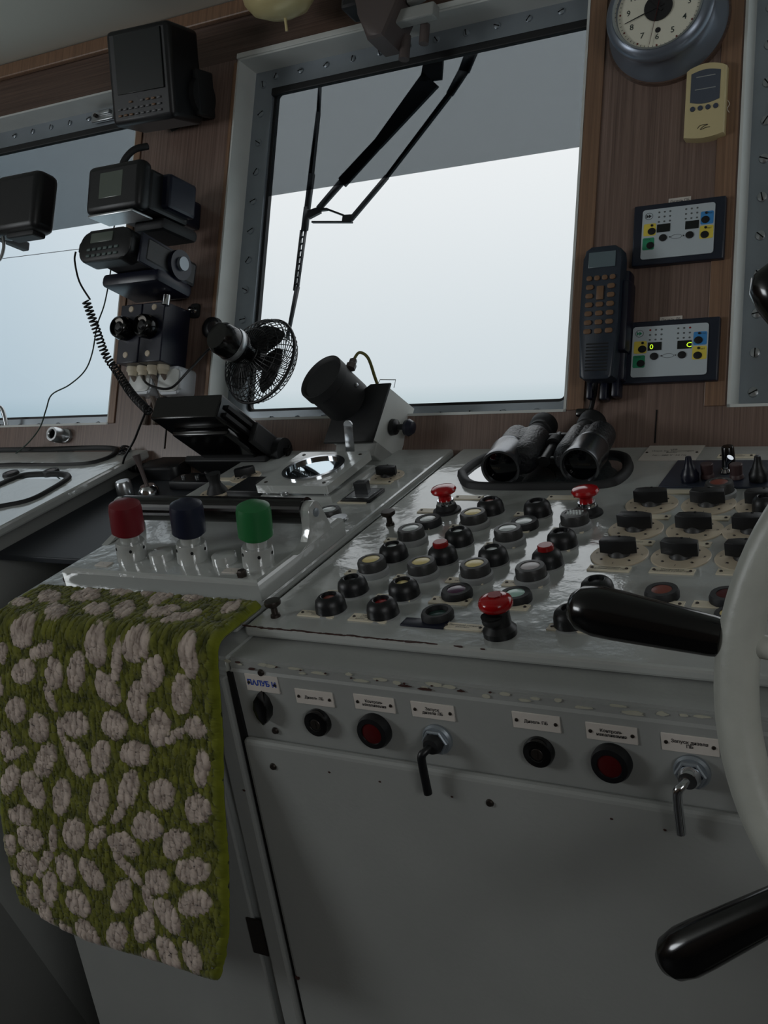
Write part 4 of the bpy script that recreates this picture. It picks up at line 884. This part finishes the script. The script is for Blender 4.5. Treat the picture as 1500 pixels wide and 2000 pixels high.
# ---- items in the gap between left and middle consoles ----
gz = FT @ Matrix.Translation((0, 0, -.03))
GF = FT @ Matrix.Translation((0, 0, -.035))
g = G().box((-1.238, .17, -.006), (.255, .37, .010), .002); o = add('instrument_shelf', g, mat('dark_steel_shelf', (44, 48, 54), .5), None, GF); tag(o, 'dark recessed shelf between the left and middle consoles', 'shelf')
M = at(GF, 325, 915, .012); t = thing('microphone', 'black fist microphone lying between the left and middle consoles', 'microphone', M)
add('mic_body', G().prism(rrect(.085, .052, .016, 5), -.012, .012, .006), BLACK, t, M); add('talk_key', G().box((-.0, .029, .002), (.03, .006, .012), .002), RUBBER, t, M)
add('mic_cord_coil', G().tube(coil([(-.04, .0, 0), (-.075, -.005, .006), (-.095, -.0, .02), (-.10, .02, .035)], .008, 12, .002), .002, 6), BLKCORD, t, M)
M = at(GF, 292, 965, .0); t = thing('gear_toggle', 'tall grey toggle lever with chrome base in the gap beside the left console', 'toggle', M)
add('chrome_base', G().lathe([(0, 0), (.018, 0), (.017, .010), (.012, .016), (0, .016)], 24), CHROME, t, M); add('toggle', G().tube([(0, 0, .014), (-.008, .004, .045), (-.012, .006, .068)], [.0035, .004, .007], 12), BROWNG, t, M)
M = at(GF, 247, 968, .0); o = add('metal_knob', G().lathe([(0, 0), (.014, 0), (.0145, .004), (.0135, .024), (.0115, .027), (0, .027)], 24), ALLOY, None, M); tag(o, 'ribbed silver knob beside the toggle lever between the consoles', 'knob')
M = at(GF, 390, 950, .0); t = thing('black_connector_strip', 'low black strip with small screws left of the joystick', 'connector', M)
add('strip', G().box((0, 0, .008), (.10, .04, .016), .004), BLACK, t, M)
for i in range(3): add('terminal', G().cyl(.004, .016, .020, 12, Matrix.Translation((-.03 + i * .03, 0, 0))), ALLOY, t, M)
# ---- binoculars ----
M = FT @ Matrix.Translation(loc(FT, 1083, 920, .0) + Vector((0, 0, .004))) @ Matrix.Rotation(D(5), 4, 'Z') @ Matrix.Rotation(D(4), 4, 'X') @ Matrix.Scale(.94, 4)
t = thing('binoculars', 'black binoculars lying on the rubber rimmed screen, lenses to the camera', 'binoculars', M)
for s_ in (-1, 1):
    Mb = M @ Matrix.Translation((s_ * .057, -.052, .030)) @ Matrix.Rotation(D(s_ * -3), 4, 'Z') @ Matrix.Rotation(PI / 2, 4, 'X')   # local z points to the viewer
    add('objective_barrel', G().lathe([(.0225, .006), (.0245, .012), (.0275, .012), (.0280, .004), (.0265, -.003), (.0268, -.040), (.0245, -.045), (.0250, -.050)], 44), mat('satin_metal_black', (104, 106, 110), .24, .85), t, Mb)
    add('objective_lens', G().lathe([(0, .003), (.012, .0022), (.0235, .0), (.0235, .008)], 40), mat('lens_glass', (6, 8, 12), .05), t, Mb)
    add('leather_barrel', G().lathe([(.0248, -.045), (.0225, -.055), (.0215, -.088), (.0205, -.100), (0, -.101)], 40), mat('leatherette', (34, 35, 38), .38, 0, .9, 260), t, Mb)
    Me = M @ Matrix.Translation((s_ * .033, -.022, .028)) @ Matrix.Rotation(D(s_ * -2), 4, 'Z') @ Matrix.Rotation(PI / 2, 4, 'X')
    g = G(); g.lathe([(0, .022), (.015, .019), (.021, .010), (.0225, -.004), (.0222, -.066), (.019, -.074), (0, -.076)], 36, Me)
    g.box((0, 0, 0), (.044, .070, .040), .014, M @ Matrix.Translation((s_ * .050, .018, .029)), 3)
    add('prism_housing', g, mat('leatherette', (34, 35, 38), .38, 0, .9, 260), t)
    add('eyepiece', G().lathe([(.018, -.070), (.019, -.082), (.0165, -.084), (.0165, -.090), (.0185, -.092), (.0185, -.100), (.0205, -.104), (.021, -.120), (.015, -.122), (0, -.120)], 36), RUBBER, t, Me)
add('centre_hinge', G().cyl(.008, -.045, .045, 20, Matrix.Translation((0, .005, .028)) @ Matrix.Rotation(PI / 2, 4, 'X')).box((0, -.03, .026), (.050, .010, .010), .003).box((0, .045, .030), (.050, .010, .010), .003), BLACK, t, M)
add('focus_wheel', G().cyl(.0115, -.008, .008, 24, Matrix.Translation((0, .020, .030)) @ Matrix.Rotation(PI / 2, 4, 'X')), RUBBER, t, M)
# ---- draped mat ----
LEAVES = [[-1020,45,18,-2,16,16],[-968,34,19,-7,15,14],[-928,14,16,-2,14,16],[-891,9,15,5,8,14],[-856,22,3,-21,14,12],[-813,12,12,-12,11,11],[-747,32,3,-15,9,9],[-923,63,19,-3,12,13],[-977,75,17,-3,15,15],[-883,59,0,-16,19,12],[-829,55,19,-13,10,9],[-794,64,20,-14,7,7],[-1051,63,15,-2,11,10],[-1010,100,20,-2,-2,17],[-890,106,17,-4,3,21],[-830,101,18,-12,12,11],[-859,117,6,0,-6,28],[-754,106,12,-4,6,21],[-958,142,14,-1,-2,20],[-922,136,13,1,-8,25],[-1009,145,20,-10,9,11],[-807,129,13,4,-13,21],[-875,152,13,-9,15,16],[-832,162,14,-1,-2,26],[-767,146,14,-1,-4,23],[-1026,192,17,3,-9,16],[-1045,125,7,0,-2,13],[-1054,168,6,-1,-1,13],[-990,211,16,1,-8,18],[-930,199,20,8,-13,14],[-868,192,16,9,-13,12],[-803,188,15,-1,-4,23],[-751,181,18,1,-2,10],[-984,251,14,2,-13,24],[-934,242,15,-6,13,21],[-892,233,15,1,-9,22],[-839,221,23,-3,-1,14],[-743,225,10,-1,-1,21],[-1052,240,11,-2,-2,17],[-1046,288,14,1,-12,22],[-1006,292,16,-8,13,21],[-961,292,15,-3,-3,24],[-899,286,15,-1,-9,29],[-851,264,14,2,-13,26],[-801,262,19,1,-7,18],[-751,270,16,5,-12,16],[-1030,330,21,-3,-2,13],[-941,334,18,1,-9,17],[-827,302,22,2,-8,15],[-871,297,4,2,-11,11],[-780,193,3,2,-16,11],[-1035,250,3,3,-25,13],[-967,171,5,-1,7,15],[-976,117,4,5,-23,11],[-780,309,17,-3,-1,10],[-953,212,4,-1,3,18],[-1018,358,24,-4,-2,16],[-941,329,20,-3,-1,16],[-865,331,23,6,-9,12],[-788,316,16,3,-11,19],[-828,308,25,-5,0,10],[-763,342,26,-6,0,14],[-761,378,27,-10,2,12],[-1058,377,14,-3,-1,14],[-1029,393,20,-4,-1,16],[-961,381,16,-6,6,19],[-918,376,13,-9,16,15],[-997,384,6,1,-16,24],[-816,365,18,4,-11,15],[-874,394,13,1,-11,23],[-1061,423,13,-2,0,10],[-1025,432,14,-3,-2,18],[-989,414,13,-3,-3,26],[-943,418,18,6,-11,14],[-803,401,13,-9,17,17],[-841,424,16,-2,-6,21],[-1001,457,14,-5,7,22],[-964,468,13,-8,13,16],[-930,454,14,-9,14,18],[-883,443,16,-1,-5,18],[-806,448,13,-8,12,19],[-768,441,13,-9,12,15],[-839,466,16,-4,-1,15],[-861,360,4,-4,21,15],[-833,388,6,-3,6,15],[-979,347,5,-1,-2,19],[-905,329,5,2,-14,16]]
X0, X1 = -1.068, -.722; LENM = .447; NX, NS = 240, 360
TY = -.183; SF = .067      # length lying on the console before the fold
Lf = np.array(LEAVES, float) / 1000.
def carpet():
    rb = .014; arc = rb * math.radians(73)
    xs_ = np.linspace(X0, X1, NX); ss = np.linspace(0, LENM, NS); XX, SS = np.meshgrid(xs_, ss)
    rs = np.random.RandomState(3)
    nz2 = lambda sx, sy: np.array([[noise.noise(Vector((x * sx, s * sy, 0))) for x in xs_] for s in ss])
    nz = lambda sc: np.array([[noise.noise(Vector((x * sc, s * sc, 0))) for x in xs_] for s in ss])
    n1 = nz2(420, 120); n2 = nz2(200, 70); n3 = nz(9)
    XW = XX + n2 * .0016 + n1 * .0008; SW = SS + n1 * .0055 + n2 * .003 + rs.randn(*SS.shape) * .0008
    m = np.zeros_like(XX)
    for cx_, cy_, ux, uy, vx, vy in Lf - np.array([0, .015, 0, 0, 0, 0]):
        ux, uy, vx, vy = ux * .86, uy * .86, vx * .86, vy * .86; det = ux * vy - uy * vx; dx = XW - cx_; dy = SW - cy_
        a = (dx * vy - dy * vx) / det; b = (ux * dy - uy * dx) / det
        m = np.maximum(m, np.clip((1.0 - (a * a + b * b)) * 5 + .5, 0, 1))
    h = .006 + .0016 * m + n1 * .0016 + n2 * .0012 + rs.randn(*SS.shape) * .00025
    edge = np.minimum(XX - X0, X1 - XX); h *= np.clip(edge / .004, .2, 1)
    h *= np.clip((LENM - SS) / .006, .3, 1)
    P = np.zeros((NS, NX, 3))
    a0 = TY; foldy = TY - SF
    base = np.array(FT @ Vector((0, foldy, .001)))[:3]; dT = np.array([0, c17, s17]); nT = np.array([0, -s17, c17])
    cen = base - nT * rb
    for j, s in enumerate(ss):
        if s < SF: c_ = base + dT * (SF - s); n_ = nT
        elif s < SF + arc:
            th = (s - SF) / rb; n_ = nT * math.cos(th) - dT * math.sin(th); c_ = cen + n_ * rb
        else:
            th = arc / rb; n_ = nT * math.cos(th) - dT * math.sin(th); tdir = -nT * math.sin(th) - dT * math.cos(th)
            c_ = cen + n_ * rb + tdir * (s - SF - arc)
        wav = n3[j] * .006 * min(1, max(0, (s - SF) / .1))
        k1 = min(1, max(0, (s - LENM + .07) / .07)) ** 1.5; k2 = min(1, max(0, (s - LENM + .14) / .14)) ** 1.5
        P[j, :, 0] = xs_ - .022 * k1 * np.clip((xs_ - X1 + .05) / .05, 0, 1) + .022 * k2 * np.clip((X0 + .08 - xs_) / .08, 0, 1); P[j, :, 1] = c_[1] + n_[1] * (h[j] + wav); P[j, :, 2] = c_[2] + n_[2] * (h[j] + wav)
    P[:, :, 2] += np.clip((SS - .2) / .25, 0, 1) * .022 * np.clip((X0 + .14 - XX) / .14, 0, 1) ** 1.3
    me = bpy.data.meshes.new('draped_mat'); N = NX * NS
    idx = np.arange(N).reshape(NS, NX); q = np.stack([idx[:-1, :-1], idx[:-1, 1:], idx[1:, 1:], idx[1:, :-1]], -1).reshape(-1, 4)
    me.from_pydata(P.reshape(-1, 3).tolist(), [], q.tolist())
    ca = me.color_attributes.new('weave', 'FLOAT_COLOR', 'POINT')
    col = np.zeros((N, 4)); col[:, 0] = m.ravel(); col[:, 1] = np.clip(.5 + n2 * .9 + rs.randn(NS, NX) * .12, 0, 1).ravel(); col[:, 2] = np.clip(1 - edge / .008, 0, 1).ravel(); col[:, 3] = 1
    ca.data.foreach_set('color', col.ravel()); me.polygons.foreach_set('use_smooth', [True] * len(me.polygons))
    return me
mm = bpy.data.materials.new('woven_green_pile'); mm.use_nodes = True; n_ = mm.node_tree.nodes; l_ = mm.node_tree.links; b_ = n_['Principled BSDF']
at_ = n_.new('ShaderNodeAttribute'); at_.attribute_name = 'weave'; se = n_.new('ShaderNodeSeparateColor'); l_.new(at_.outputs['Color'], se.inputs[0])
def ramp(src, c1, c2):
    r = n_.new('ShaderNodeValToRGB'); r.color_ramp.elements[0].color = lin(c1); r.color_ramp.elements[1].color = lin(c2); l_.new(src, r.inputs[0]); return r
ra = ramp(se.outputs[1], (50, 54, 22), (114, 116, 46)); rb_ = ramp(se.outputs[1], (138, 124, 114), (204, 188, 176))
m1 = n_.new('ShaderNodeMix'); m1.data_type = 'RGBA'; l_.new(se.outputs[0], m1.inputs['Factor']); l_.new(ra.outputs[0], m1.inputs['A']); l_.new(rb_.outputs[0], m1.inputs['B'])
m2 = n_.new('ShaderNodeMix'); m2.data_type = 'RGBA'; l_.new(se.outputs[2], m2.inputs['Factor']); l_.new(m1.outputs['Result'], m2.inputs['A']); m2.inputs['B'].default_value = lin((122, 130, 36))
l_.new(m2.outputs['Result'], b_.inputs['Base Color']); b_.inputs['Roughness'].default_value = .95; b_.inputs['Specular IOR Level'].default_value = .1; b_.inputs['Sheen Weight'].default_value = .15
me = carpet(); me.materials.append(mm); o = bpy.data.objects.new('draped_mat', me); put(o, None, I4); tag(o, 'olive green pile mat with beige leaf pattern hanging over the console front', 'mat')
s_ = o.modifiers.new('thickness', 'SOLIDIFY'); s_.thickness = .006; s_.offset = -1
# ---- helm wheel ----
WC = Vector((.061, .70, 1.233)); RW = .215
MW = frame(WC, (1, 0, 0), (0, 0, 1), (0, -1, 0))
t = thing('helm_wheel', 'pale painted steering wheel with black grip handles at the right edge', 'wheel', MW)
add('rim', G().torus(RW, .0142, I4, 120, 20), WHEELP, t, MW)
add('hub', G().lathe([(0, .022), (.03, .020), (.036, .010), (.036, -.02), (.022, -.03), (.022, -.085), (0, -.085)], 36), WHEELP, t, MW)
for k in range(8):
    a = D(172 + 45 * k); Mk = MW @ Matrix.Rotation(a, 4, 'Z') @ Matrix.Rotation(PI / 2, 4, 'Y')
    add('spoke', G().cyl(.0078, .03, RW, 16), WHEELP, t, Mk)
    add('handle', G().lathe([(0, RW + .010), (.0125, RW + .011), (.0135, RW + .016), (.0150, RW + .040), (.0175, RW + .082), (.0178, RW + .096), (.0155, RW + .108), (.0095, RW + .115), (0, RW + .117)], 32), BLACKG, t, Mk)
add('steering_pedestal', G().box((0, -.616, -.105), (.09, 1.234, .05), .01), WHEELP, t, MW)
# dark seat base at the lower left
#o = add('seat_pedestal', G().box((-1.62, .97, .30), (.50, .5, .60), .03), mat('dark_seat_cloth', (40, 40, 42), .5), None); tag(o, 'dark padded seat base in the shadow at the lower left corner', 'seat')
